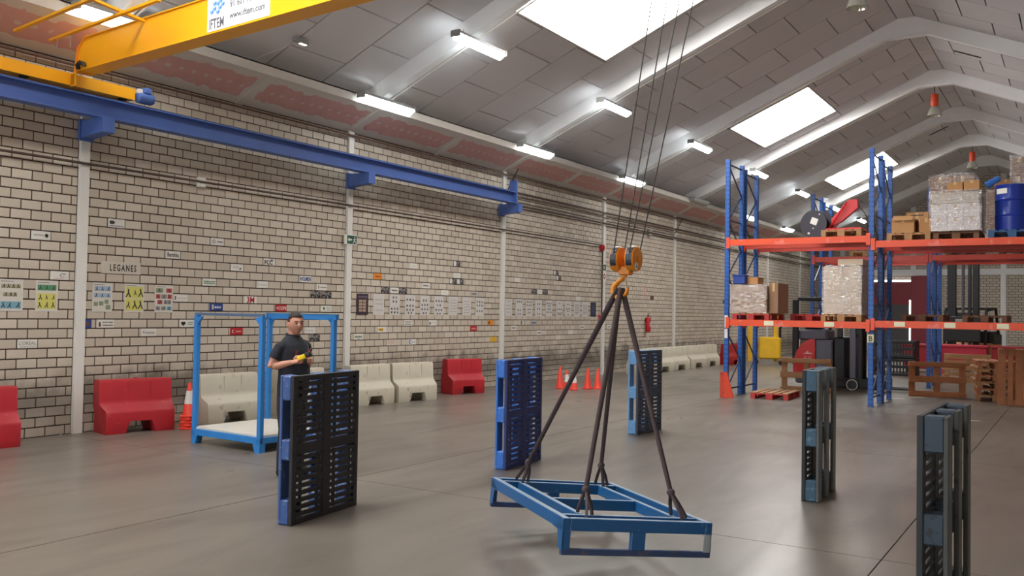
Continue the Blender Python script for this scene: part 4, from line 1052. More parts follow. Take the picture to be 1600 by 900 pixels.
# red hoist lying on the pallet
hoi = empty('workshop_hoist', (-4.18, 19.62, zs), label='red workshop hoist with a raised arm on the top shelf pallet', cat='hoist')
HR = M('hoist_red', (206, 40, 44), .35)
MB().prism([(-.30, -.06, .26), (.06, -.06, .66), (.22, -.06, .66), (.24, -.06, .48), (-.10, -.06, .20), (-.28, -.06, .12)], (0, .14, 0)).build('arm', HR, hoi)
for y in (-.12, .10): MB().cyl((-.34, y, .04), (.02, y, .60), .018, n=8).build('strut', HR, hoi)
for y in (-.25, .25): MB().rbox(-.36, .36, y-.03, y+.03, 0, .05, .006).build('leg', HR, hoi)
MB().rbox(-.36, -.28, -.25, .25, .0, .05, .006).build('cross_leg', HR, hoi)
MB().cyl((-.28, .0, .05), (-.12, 0, .24), .03, n=10).build('ram', HR, hoi)
MB().tube([(.22, 0, .56), (.34, 0, .40), (.40, 0, .30), (.42, 0, .02)], .008, n=6).build('cable', MAT_BLACK, hoi)

# ------------------------------------------------------------------ trucks
GRY = M('truck_grey', (92, 92, 104), .45, var=.08); TRED = M('truck_red', (206, 36, 34), .35); TBLK = M('truck_black', (28, 28, 32), .5)
rt_ = empty('reach_truck', (-5.35, 23.55, 0), math.radians(0), 'red and grey reach truck with black mast parked behind the front rack', 'forklift')
MB().rbox(-.80, .02, -.45, .45, .12, .62, .04).build('battery_box', GRY, rt_)
MB().rbox(-.30, .12, -.47, .47, .12, 1.22, .03).build('side_panel', GRY, rt_)
hood = [(-.84, .30), (-.30, .30), (-.30, 1.24), (-.42, 1.24), (-.62, 1.12), (-.76, .92), (-.84, .66)]
MB().prism([(a_, -.48, b_) for a_, b_ in hood], (0, .96, 0)).build('hood', TRED, rt_)
lg = MB().prism([(-.60, -.484, .86), (-.36, -.484, .86), (-.40, -.484, .90), (-.44, -.484, .88), (-.48, -.484, .94), (-.53, -.484, .89)], (0, .003, 0)).build('emblem', M('emblem_pale', (222, 170, 160), .5), rt_)
text('lettering', 'R 14', rt_, (-.56, -.484, .74), RF, .09, M('emblem_pale', (222, 170, 160), .5))
MB().rbox(-.72, -.02, -.44, .44, 1.20, 1.48, .05).build('cowl', GRY, rt_)
MB().rbox(-.66, -.24, -.30, .30, 1.46, 1.85, .08).build('seat_back', TBLK, rt_)
MB().rbox(.12, .42, -.40, .40, .10, 1.30, .04).build('cab_floor', TBLK, rt_)
for y in (-.36, .36): MB().rbox(.52, .66, y-.06, y+.06, .10, 2.15, .01).build('mast_column', GRY, rt_)
for y in (-.26, .26): MB().rbox(.68, .78, y-.05, y+.05, .14, 2.10, .01).build('inner_mast', TBLK, rt_)
for z in (.4, 1.3, 2.0): MB().rbox(.56, .70, -.36, .36, z, z+.10, .01).build('mast_crossbar', TBLK, rt_)
for y in (-.48, .48):
    MB().rbox(-.10, 1.35, y-.07, y+.07, .06, .30, .03).build('wheel_arm', TBLK, rt_)
    w = empty('wheel', (.62 if y < 0 else 1.15, y-.09, .155)); w.parent = rt_
    MB().lathe([(.02, -.05), (.12, -.05), (.155, -.03), (.155, .03), (.12, .05), (.02, .05)], 24, axis='Y').build('tyre', MAT_BLACK, w, smooth=40)
    MB().lathe([(.118, -.053), (.135, -.053), (.135, -.048), (.118, -.048)], 24, axis='Y').build('rim', MAT_PLATE, w, smooth=40); MB().cyl((0, -.056, 0), (0, -.05, 0), .115, n=24).build('hub', TBLK, w)
for x in (-.80,): MB().rbox(x-.07, x+.07, -.46, -.34, .60, 2.22, .01).build('guard_post', TBLK, rt_)
MB().rbox(-.74+.0, .34, -.46, .46, 2.20, 2.29, .015).build('overhead_guard', TBLK, rt_)
MB().rbox(-.07+.30, .07+.28, -.46, -.36, 1.3, 2.22, .01).build('guard_post', TBLK, rt_)
MB().tube([(-.02, -.2, 1.48), (.06, -.2, 1.60), (.14, -.2, 1.55)], .03, n=8).build('control_lever', TBLK, rt_)
for y in (-.2, .2): MB().rbox(.80, 1.9, y-.05, y+.05, .06, .10, .008).build('fork', TBLK, rt_)
# yellow stacker by the far wall
TY = M('stacker_yellow', (236, 186, 24), .4)
ys_ = empty('pallet_stacker', (-9.85, 33.2, 0), math.radians(15), 'yellow pallet stacker parked by the brick wall behind the left rack', 'stacker')
for x in (-.62, .30): MB().rbox(x-.08, x+.08, -.08, .08, .1, 2.0, .01).build('mast_column', TY, ys_)
MB().rbox(-.30, .48, -.45, .05, .22, 1.02, .05).build('body', TY, ys_)
MB().rbox(-.62, .30, -.05, .05, 1.9, 2.0, .01).build('mast_crossbar', TY, ys_)
MB().tube([(.45, -.3, 1.0), (.45, -.35, 1.35), (.55, -.40, 1.55)], .045, n=8).build('tiller', TBLK, ys_, smooth=60)
MB().tube([(.38, -.42, 1.55), (.52, -.42, 1.62), (.68, -.42, 1.60)], .05, n=8).build('tiller_handle', TBLK, ys_, smooth=60)
for x in (-.4, .5): MB().cyl((x, -.4, .1), (x, -.28, .1), .10, n=14).build('wheel', MAT_BLACK, ys_, smooth=40)
# distant forklift with tall mast
TO = M('forklift_orange', (206, 110, 36), .4)
ff = empty('forklift', (-3.45, 36.5, 0), math.radians(-10), 'distant dark forklift with a tall black mast in front of the far wall', 'forklift')
for x in (-.42, .42): MB().rbox(x-.10, x+.10, -.85, -.70, .15, 4.3, .01).build('mast_column', TBLK, ff)
for x in (-.25, .25): MB().rbox(x-.05, x+.05, -.95, -.85, .2, 4.2, .01).build('inner_mast', TBLK, ff)
MB().cyl((.0, -.80, .3), (.0, -.80, 3.9), .05, n=10).build('lift_cylinder', GRY, ff)
for z in (.4, 1.9, 4.1): MB().rbox(-.5, .5, -.86, -.74, z, z+.12, .01).build('mast_crossbar', TBLK, ff)
MB().rbox(-.62, .62, -1.0, -.94, 1.0, 1.9, .02).build('carriage', TBLK, ff)
MB().rbox(-.20, .20, -1.03, -1.0, 1.55, 1.80, .02).build('head_lamp', MAT_GREYMETAL, ff)
MB().rbox(-.75, .75, -.65, 1.3, .25, .95, .08).build('chassis', TO, ff)
MB().rbox(-.72, .72, .2, 1.5, .6, 1.35, .12).build('counterweight', TBLK, ff)
for x in (-.68, .68):
    MB().tube([(x, -.6, .9), (x, -.5, 2.1), (x, .7, 2.2), (x, 1.1, 1.2)], .05, n=8).build('guard_post', TBLK, ff)
    for y in (-.55, .95): MB().cyl((x-.1, y, .3), (x+.1, y, .3), .30, n=18).build('wheel', MAT_BLACK, ff, smooth=40)
MB().rbox(-.72, .72, -.5, .8, 2.15, 2.22, .02).build('overhead_guard', TBLK, ff)
# red hull boxes in front of it
for i, (x, y, w, label) in enumerate(((-4.6, 33.0, 1.0, 'dull red metal bin left of the distant forklift'), (-3.35, 33.3, 1.5, 'bright red metal bin below the distant forklift mast'), (-2.0, 33.2, .9, 'dull red metal bin right of the distant forklift'))):
    b = empty('metal_bin', (x, y, 0), 0, label, 'bin', 'red metal bins')
    MR = M('bin_red_%d' % (i % 2), ((150, 32, 40), (182, 40, 60))[i % 2], .5)
    MB().rbox(-w/2, w/2, -.4, .4, .12, .92, .02).build('shell', MR, b); MB().rbox(-w/2-.03, w/2+.03, -.43, .43, .86, .94, .015).build('rim', MR, b)
    for s_ in (-1, 1): MB().rbox(s_*w*.35-.06, s_*w*.35+.06, -.4, .4, 0, .13, .01).build('foot', TBLK, b)
# black mesh crates
MB_ = M('crate_black', (30, 30, 34), .5)
for i in range(2):
    c = empty('mesh_crate', (-4.95, 30.5, i*.56), 0, 'black slotted plastic crate in the aisle, %s of two' % ('lower', 'upper')[i], 'crate', 'black slotted crates')
    w, d, h = 1.2, 1.0, .54
    for z in (0, h-.10, h*.45): MB().rbox(-w/2, w/2, -d/2, -d/2+.04, z, z+.09, .01).build('rail', MB_, c)
    for z in (0, h-.10): MB().rbox(-w/2, w/2, d/2-.04, d/2, z, z+.09, .01).build('rail', MB_, c)
    for s_ in (-1, 1): MB().rbox(s_*w/2-(.04 if s_ > 0 else 0), s_*w/2+(0 if s_ > 0 else .04), -d/2+.04, d/2-.04, 0, h, .01).build('side_wall', MB_, c)
    MB().rbox(-w/2+.04, w/2-.04, -d/2+.04, d/2-.04, .02, .06, .01).build('base', MB_, c)
    for k in range(13):
        x = -w/2+.05+k*(w-.10)/12
        MB().rbox(x-.02, x+.02, -d/2+.005, -d/2+.03, .08, h-.09, .004).build('slat', MB_, c)
# red gate in the far wall with an open leaf
gt = empty('door_1', (-8.0, Y1-.10, 0)); structure(gt, 'dark red gate in the far wall with one leaf standing open', 'door')
GR = M('gate_red', (142, 36, 48), .5, var=.1)
MB().bb(-1.35, .45, -.06, .0, 2.5, 3.75).build('upper_panel', GR, gt); MB().bb(-1.35, .45, -.05, .0, 0, 2.5).build('lower_panel', M('gate_dark', (84, 82, 82), .6), gt)
MB().bb(-1.35, .45, -.065, -.055, 3.70, 3.80).build('light_gap', EM('daylight_gap', (1, 1, 1, 1), 3.0), gt)
MB().bb(.38, .46, -.065, -.055, .55, 2.75).build('light_gap', EM('daylight_gap', (1, 1, 1, 1), 3.0), gt)
for x in (-1.2, -.75, -.3, .1): MB().bb(x-.02, x+.02, -.075, -.06, 2.5, 3.70).build('rib', GR, gt)
MB().bb(.50, 1.35, -.35, -.28, .05, 4.0).build('open_leaf', GR, gt)
# papers on the floor
for i, (x, y, r_) in enumerate(((-3.55, 21.6, .2), (-3.15, 22.3, .9))):
    p_ = MB().box((0, 0, .002), (.42, .12, .002), Matrix.Rotation(r_, 3, 'Z')).build('paper_strip', MAT_PLATE, loc=(x, y, 0)); tag(p_, ['white strip on the floor right of the middle rack post', 'white strip on the floor farther into the aisle'][i], 'paper')
p_ = MB().box((0, 0, .002), (.16, .06, .002), Matrix.Rotation(.1, 3, 'Z')).build('paper_strip', MAT_PLATE, loc=(-1.6, 17.9, 0)); tag(p_, 'scrap of white paper on the floor behind the right hand pallet', 'paper')

# ------------------------------------------------------------------ plaques, posters and signs on the brick wall
RW = (math.pi/2, 0, math.pi/2)      # lettering on the left wall, facing the hall
C = {}
def flat(n, c): return M('print_'+n, c, .6, var=.03)
PW = flat('white', (224, 219, 210)); PGY = flat('grey', (150, 148, 144)); PDK = flat('dark', (52, 48, 50)); PBL = flat('blue', (44, 70, 142)); PRD = flat('red', (186, 36, 44))
PGN = flat('green', (70, 120, 84)); PYL = flat('yellow', (222, 180, 50)); PPL = flat('pale', (206, 196, 182)); PBR = flat('brown', (104, 72, 60)); POR = flat('orange', (220, 140, 40)); PPK = flat('pink', (214, 160, 152)); PLB = flat('lightgrey', (186, 182, 176))
def photo_mat(name, sc):
    m, nt, p = base_mat(name)
    tc = nd(nt, 'ShaderNodeTexCoord'); nz = nd(nt, 'ShaderNodeTexNoise'); nz.inputs['Scale'].default_value = sc; nz.inputs['Detail'].default_value = 4; nt.links.new(tc.outputs['Object'], nz.inputs['Vector'])
    rp = nd(nt, 'ShaderNodeValToRGB'); rp.color_ramp.elements[0].position = .45; rp.color_ramp.elements[1].position = .62
    rp.color_ramp.elements[0].color = rgb(46, 42, 46); rp.color_ramp.elements[1].color = rgb(156, 148, 142); nt.links.new(nz.outputs[0], rp.inputs[0])
    nt.links.new(rp.outputs[0], p.inputs['Base Color']); p.inputs['Roughness'].default_value = .6; return m
PHO = photo_mat('printed_photo', 26); PHS = photo_mat('printed_miniature', 60)
def rect(parent, name, y0, y1, z0, z1, mat, x=.0095):
    return MB().bb(x-.001, x, y0, y1, z0, z1).build(name, mat, parent)
def bars(parent, y0, y1, zs, h, mat):
    # illegible small print: a broken line of marks joined as one print
    rnd = random.Random(int(1000*(y0+zs[0])+h*1e5)); mb = MB()
    for z in zs:
        y = y0
        while y < y1:
            L = rnd.uniform(.008, .022); mb.bb(.0085, .0095, y, min(y+L, y1), z, z+h); y += L+rnd.uniform(.004, .009)
    o = mb.build('small_print', mat, parent); o['kind'] = 'stuff'; return o
def plaque(y, z, label, base=PW, w=.262, h=.117, name='wall_plaque', cat='plaque', group='plaques on the brick wall'):
    r = empty(name, (WX, y, z), 0, label, cat, group)
    MB().rbox(-.004, .0085, -w/2, w/2, -h/2, h/2, .0015).build('plate', base, r); return r
def word(p, s, y, z, size, mat, sx=1.0, al='CENTER', bold=.015): return text('lettering', s, p, (.0095, y, z), RW, size, mat, align=al, sx=sx, extrude=.0006, bold=bold)
def disc(p, y, z, r_, mat, name='emblem', n=16): return MB().cyl((.0085, y, z), (.0095, y, z), r_, n=n).build(name, mat, p)

p = plaque(6.79, 2.727, 'white plaque with grey print and a grey ring, highest left of the first pilaster'); bars(p, -.10, .03, (-.005,), .018, PGY); disc(p, .075, .0, .034, PLB); disc(p, .0755, .0, .022, PW)
p = plaque(7.069, 2.195, 'white plaque with a dark curled emblem above the yellow and green poster'); MB().tube([(.009, .08, .02), (.009, .02, .025), (.009, -.0, .0), (.009, .03, -.02), (.009, .06, -.015)], .007, n=6, flat=.3).build('emblem', PDK, p); bars(p, -.08, .06, (-.045,), .010, PPK)
p = plaque(7.906, 2.993, 'white plaque with a dark arrow mark, highest right of the first pilaster', h=.125); MB().prism([(.0085, -.11, -.015), (.0085, -.05, -.015), (.0085, -.02, .01), (.0085, -.05, .035), (.0085, -.11, .035)], (.001, 0, 0)).build('emblem', PDK, p); bars(p, -.11, .11, (-.045,), .012, PBL)
p = plaque(8.882, 2.594, 'pale plaque lettered Bershka'); word(p, 'Bershka', 0, -.03, .092, PDK, .72)
p = empty('name_board', (WX, 8.0, 2.345), 0, 'wide pale board lettered LEGANES above the posters', 'sign'); MB().rbox(-.004, .012, -.32, .32, -.088, .088, .003).build('board', PPL, p); text('lettering', 'LEGANES', p, (.0135, .03, -.045), RW, .135, MAT_INK, align='CENTER', sx=.62, extrude=.0006, bold=.02, space=1.35)
p = plaque(9.719, 2.86, 'white plaque with a grey disc and short dark print, high on the second wall bay'); disc(p, -.07, 0, .04, PLB); bars(p, .0, .11, (-.01,), .02, PDK)
p = plaque(10.138, 2.461, 'white plaque with fine print and a small dark arrow'); bars(p, -.09, .03, (-.002,), .012, PGY); MB().prism([(.0085, .04, -.03), (.0085, .08, -.03), (.0085, .08, .0), (.0085, .05, -.012)], (.001, 0, 0)).build('emblem', PDK, p)
p = plaque(9.58, 2.195, 'pale plaque with faint green print'); bars(p, -.11, .11, (-.03, .0), .022, PGN)
p = plaque(10.835, 2.594, 'white plaque lettered FCC with small dark squares'); word(p, 'FCC', -.02, -.045, .10, MAT_INK, bold=.035)
for yy, zz in ((.03, .03), (.055, .042), (.055, .018), (.08, .03)): rect(p, 'emblem', yy-.009, yy+.009, zz-.009, zz+.009, PDK)
p = plaque(11.70, 2.328, 'white plaque lettered HOLMEN in blue'); word(p, 'HOLMEN', 0, -.03, .10, PBL, .66, bold=.03)
p = plaque(12.12, 2.195, 'white plaque with a small brown cross'); rect(p, 'emblem', -.09, -.075, -.03, .03, PBR); rect(p, 'emblem', -.10, -.065, -.004, .010, PBR); bars(p, -.04, .11, (-.012,), .018, PBR)
p = plaque(10.696, 2.195, 'white plaque with faint grey print above the letters 3M'); bars(p, -.07, .10, (-.015,), .018, PLB); rect(p, 'emblem', -.11, -.10, -.04, .04, PGY)
p = plaque(11.97, 2.062, 'dark photograph plaque left of its pair, beside the second pilaster', PHO); p = plaque(12.25, 2.062, 'dark photograph plaque right of its pair, beside the second pilaster', PHO)
p = plaque(10.44, 1.929, 'white plaque lettered 3M in red'); word(p, '3M', 0, -.048, .135, PRD, .98, bold=.028); 
p = plaque(9.73, 1.796, 'blue plaque with white print above the blue stillage', PBL); rect(p, 'emblem', -.09, -.055, -.04, .04, PLB); bars(p, -.04, .09, (-.02,), .032, PW)
p = plaque(11.13, 1.796, 'red plaque lettered COPE above the man', PRD); word(p, 'COPE', .03, -.03, .082, PW, .9); rect(p, 'emblem', -.095, -.085, -.025, .025, PW); rect(p, 'emblem', -.112, -.068, -.005, .006, PW)
p = plaque(12.25, 1.796, 'white plaque with a green leaf mark beside the second pilaster'); MB().prism([(.0085, -.10, .03), (.0085, -.07, -.03), (.0085, -.03, .0), (.0085, -.05, .03)], (.001, 0, 0)).build('emblem', PGN, p); bars(p, .0, .11, (-.03, .01), .014, PGN)
p = plaque(10.16, 1.397, 'red plaque with a white crescent seen through the blue stillage', PRD); disc(p, -.07, 0, .028, PW); disc(p, -.06, .0, .023, PRD, n=16).location = (.0003, 0, 0); bars(p, -.02, .09, (-.015,), .025, PPK)
p = plaque(11.84, 1.397, 'white plaque with tiny print right of the man'); rect(p, 'emblem', -.10, -.08, -.01, .02, PGY); bars(p, -.05, .10, (-.01,), .012, PGY)
p = plaque(11.97, 1.264, 'dark photograph plaque below the white one right of the man', PHO)
p = plaque(9.04, 1.929, 'white plaque with a small dark figure right of the red and grey poster'); rect(p, 'emblem', -.105, -.085, -.03, .03, PBR); bars(p, -.06, .11, (-.008,), .012, PLB)
p = plaque(7.78, 1.53, 'white plaque with a brown figure and print, under the blue and green poster'); MB().prism([(.0085, -.115, -.04), (.0085, -.075, -.04), (.0085, -.08, .01), (.0085, -.095, .035), (.0085, -.11, .01)], (.001, 0, 0)).build('emblem', PBR, p); bars(p, -.05, .115, (-.03, .012), .016, PDK)
p = plaque(7.50, 1.53, 'small dark blue emblem plate just right of the first pilaster', PBL, w=.12, h=.12); disc(p, 0, 0, .035, PBR)
p = plaque(8.49, 1.397, 'white plaque with grey blue print below the posters'); bars(p, -.06, .10, (-.02,), .028, PGY); MB().prism([(.0085, -.10, .015), (.0085, -.085, -.015), (.0085, -.07, .015)], (.001, 0, 0)).build('emblem', PBL, p)
p = plaque(9.17, 1.53, 'white plaque with a dark heart mark touching the stillage post'); disc(p, -.085, .005, .024, PDK); disc(p, -.05, .005, .024, PDK); MB().prism([(.0085, -.107, -.005), (.0085, -.067, -.04), (.0085, -.028, -.005)], (.001, 0, 0)).build('emblem', PDK, p); bars(p, .02, .11, (-.02, .01), .014, PGN)
p = plaque(6.65, 1.264, "white plaque lettered L'OREAL near the left edge"); word(p, "L'OREAL", 0, -.012, .062, PGY); bars(p, -.10, .11, (-.045,), .016, PLB)
# second and third bays
S2 = [
 (14.80, 2.727, PW, 'white plaque, topmost in the bay between the second and third pilasters', 'g'), (13.68, 2.461, POR, 'orange plaque with dark red print above the dark framed poster', 'r'),
 (16.36, 2.86, PHO, 'photograph plaque with a pale left half, highest before the third pilaster', 'half'), (16.36, 2.594, PW, 'white plaque over the pair of photographs before the third pilaster', 'g'),
 (16.22, 2.461, PHO, 'photograph plaque, left of the pair before the third pilaster', 'half'), (16.50, 2.461, PHO, 'photograph plaque, right of the pair before the third pilaster', 'half'),
 (15.24, 2.328, PW, 'white plaque with dark print above the row of sheets', 'd'), (13.92, 2.195, PHO, 'photograph plaque left of a white one, above the first sheets', None),
 (14.20, 2.195, PW, 'white plaque between two photographs above the first sheets', 'd'), (14.48, 2.195, PHO, 'photograph plaque right of a white one, above the first sheets', None),
 (15.92, 2.195, PW, 'white plaque with faint print just above the fifth sheet', 'g'), (17.06, 2.195, PLB, 'pale grey framed plaque just above the eighth sheet', 'd'),
 (17.76, 2.328, PPL, 'pale plaque nearest the third pilaster above the sheets', 'g'), (14.66, 1.53, PW, 'white plaque with two lines of print below the third sheet', 'd2'),
 (15.50, 1.53, PW, 'white plaque with a dark corner mark below the sheets', 'c'), (13.84, 1.397, PW, 'white plaque with a yellow stripe below the dark framed poster', 'y'),
 (13.14, 1.264, PW, 'white plaque with dark green print low beside the second pilaster', 'dg'), (14.12, 1.131, PPL, 'pale plaque with pink print above a white barrier', 'p'),
 (14.80, 1.131, PW, 'white plaque with a blue round emblem above a white barrier', 'bl'), (16.08, 1.264, PPL, 'pale plaque with faint print above the lone red barrier', 'g'),
 (17.06, 1.397, PRD, 'dark red plaque right of the sheets', 'w'), (17.77, 1.53, POR, 'orange plaque with a black square beside the third pilaster', 'sq'), (17.90, 1.131, PYL, 'yellow plaque low beside the third pilaster', 'yd'),
 (20.88, 2.86, PHO, 'upper photograph plaque of the high pair past the third pilaster', 'half'), (21.02, 2.727, PHO, 'lower photograph plaque of the high pair past the third pilaster', 'half'),
 (18.93, 2.594, PW, 'blank white plaque high past the third pilaster', None), (19.76, 2.328, PHO, 'dark photograph plaque, left end of a trio above the second row of sheets', None), (20.04, 2.328, PW, 'white plaque in the middle of a trio above the second row of sheets', 'g'), (20.32, 2.328, PHO, 'dark photograph plaque, right end of a trio above the second row of sheets', None),
 (22.27, 2.594, PPL, 'pale plaque high left of the fourth pilaster', None), (21.44, 2.328, PPL, 'pale plaque right of the trio above the second row of sheets', None), (22.14, 2.195, PW, 'white plaque with grey print just above the last sheets', 'g'),
 (19.76, 1.53, PLB, 'plaque with blue lettering below the second row of sheets', 'bt'), (19.15, 1.53, PPL, 'pale plaque with a dark vertical mark below the second row of sheets', 'v'), (18.79, 1.397, PW, 'white plaque with dark print low past the third pilaster', 'd'),
 (20.04, 1.264, PW, 'white plaque with dark print below the one lettered in blue', 'd'), (22.41, 1.397, PW, 'white plaque with dark print left of the dropping conduit', 'd'), (21.72, 1.264, PW, 'white plaque low under the last sheets', 'g'), (21.02, 1.131, PW, 'lowest white plaque under the second row of sheets', 'g'),
 (23.85, 1.929, PBR, 'brown plaque just right of the fourth pilaster', None), (24.10, 1.397, PW, 'white plaque low right of the fourth pilaster', 'd'), (27.25, 2.328, PBR, 'small brown plaque above the fire extinguisher', None), (34.27, 2.328, PDK, 'small dark plaque just left of the left rack post', None),
]
for y, z, b, lab, k in S2:
    p = plaque(y, z, lab, b)
    if k == 'g': bars(p, -.07, .07, (-.008,), .014, PLB)
    elif k == 'd': bars(p, -.09, .09, (-.015,), .03, PDK)
    elif k == 'd2': bars(p, -.10, .10, (-.035, .01), .018, PDK)
    elif k == 'r': bars(p, -.08, .08, (-.015,), .028, PRD)
    elif k == 'half': rect(p, 'pale_half', -.125, -.03, -.052, .052, PW)
    elif k == 'c': MB().prism([(.0085, -.11, -.05), (.0085, -.07, -.03), (.0085, -.06, .01), (.0085, -.11, .02)], (.001, 0, 0)).build('emblem', PDK, p); bars(p, -.03, .11, (.0,), .012, PGY)
    elif k == 'y': rect(p, 'stripe', -.11, .03, -.03, .03, PYL); bars(p, -.09, .02, (-.01,), .02, PDK)
    elif k == 'dg': bars(p, -.10, .10, (-.02,), .036, PGN); bars(p, -.02, .03, (-.048,), .012, PDK)
    elif k == 'p': bars(p, -.10, .10, (-.02, .015), .016, PPK)
    elif k == 'bl': disc(p, -.06, 0, .045, PBL); disc(p, -.05, 0, .028, PW).location = (.0004, 0, 0); bars(p, .0, .11, (-.015,), .02, PGY)
    elif k == 'w': bars(p, -.09, .09, (-.02,), .035, PPK)
    elif k == 'sq': rect(p, 'emblem', -.10, -.04, -.03, .03, PDK)
    elif k == 'yd': disc(p, 0, 0, .025, POR)
    elif k == 'bt': bars(p, -.11, .11, (-.025,), .04, PBL)
    elif k == 'v': rect(p, 'emblem', -.02, .02, -.045, .045, PDK)

# exercise posters
def poster(y0, y1, z0, z1, label, bg, blocks, figs):
    r = empty('exercise_poster', (WX, (y0+y1)/2, (z0+z1)/2), 0, label, 'poster', 'exercise posters'); w, h = y1-y0, z1-z0
    MB().bb(.0, .006, -w/2, w/2, -h/2, h/2).build('sheet', bg, r)
    for a0, a1, b0, b1, m in blocks: MB().bb(.006, .0072, (a0-.5)*w, (a1-.5)*w, (b0-.5)*h, (b1-.5)*h).build('colour_block', m, r)
    rnd = random.Random(int(y0*100)); mb = MB()
    for fy, fz, sc in figs:
        cy, cz = (fy-.5)*w, (fz-.5)*h; s = sc*h
        a = rnd.uniform(-.5, .5)
        mb.bar((.0078, cy-s*.4, cz-s*.5), (.0078, cy+s*.1*a, cz+s*.1), .0012, s*.16, (0, 1, 0)); mb.bar((.0078, cy+s*.3, cz-s*.5), (.0078, cy+s*.1*a, cz+s*.1), .0012, s*.16, (0, 1, 0))
        mb.bar((.0078, cy+s*.1*a, cz+s*.1), (.0078, cy+s*.3*a, cz+s*.45), .0012, s*.2, (0, 1, 0)); mb.bb(.0072, .0084, cy+s*.3*a-s*.09, cy+s*.3*a+s*.09, cz+s*.42, cz+s*.6)
    o = mb.build('drawn_figures', PDK, r); o['kind'] = 'stuff'
    rect(r, 'heading', -w*.42, w*.1, h*.42, h*.445, PGY, .0075)
PAP = flat('paper', (214, 208, 198)); LBL = flat('lightblue', (120, 168, 186)); YEL = flat('posteryellow', (214, 206, 110)); GRN = flat('postergreen', (86, 142, 104)); BLU2 = flat('posterblue', (160, 180, 204)); TAN = flat('tan', (170, 160, 128)); RD2 = flat('posterred', (188, 82, 76)); OLV = flat('olive', (134, 148, 116))
z0, z1 = 1.70, 2.12
poster(6.25, 6.57, z0, z1, 'white poster with a blue band of figures, leftmost on the wall', PAP, [(.08, .92, .08, .30, LBL), (.1, .9, .72, .84, TAN), (.18, .75, .46, .58, TAN)], [(.2, .78, .12), (.4, .78, .12), (.6, .78, .12), (.8, .78, .12), (.3, .52, .12), (.5, .52, .12), (.68, .52, .12), (.2, .18, .15), (.45, .18, .15), (.8, .18, .15)])
poster(6.74, 7.05, z0, z1, 'poster with a green band over a yellow panel of figures, left of the first pilaster', PAP, [(.08, .92, .68, .86, GRN), (.08, .92, .08, .58, YEL)], [(.22, .45, .16), (.5, .45, .12), (.8, .45, .12), (.2, .2, .16), (.5, .2, .16), (.8, .2, .16), (.2, .77, .12), (.5, .77, .12), (.8, .77, .12)])
poster(7.56, 7.87, z0, z1, 'white poster with blue rows and green pictures, just right of the first pilaster', PAP, [(.1, .92, .72, .88, BLU2), (.08, .92, .5, .64, BLU2), (.08, .28, .2, .34, OLV), (.34, .56, .22, .36, OLV), (.62, .82, .28, .42, OLV), (.68, .92, .08, .24, OLV)], [(.22, .79, .13), (.5, .79, .13), (.8, .79, .13), (.2, .56, .13), (.5, .56, .12), (.8, .56, .12)])
poster(8.07, 8.39, z0, z1, 'poster with two large yellow panels of figures below the LEGANES board', PAP, [(.06, .94, .50, .90, YEL), (.06, .94, .06, .47, YEL)], [(.2, .66, .26), (.55, .68, .16), (.85, .68, .26), (.2, .25, .2), (.55, .25, .26), (.85, .25, .26)])
poster(8.58, 8.90, z0, z1, 'poster crowded with small red and grey pictures, fifth from the left', PAP, [(.06, .45, .72, .88, OLV), (.62, .94, .72, .88, RD2), (.06, .3, .5, .66, RD2), (.34, .66, .5, .66, PGY), (.7, .94, .5, .66, RD2), (.15, .42, .30, .45, RD2), (.5, .9, .30, .45, PGY), (.06, .3, .08, .22, PGY), (.35, .62, .08, .22, PGY), (.68, .94, .08, .22, LBL)], [(.25, .8, .13), (.8, .8, .13), (.18, .58, .13), (.5, .58, .13), (.8, .58, .13), (.3, .38, .12), (.6, .38, .12), (.82, .38, .12), (.18, .15, .12), (.5, .15, .12), (.8, .15, .12)])
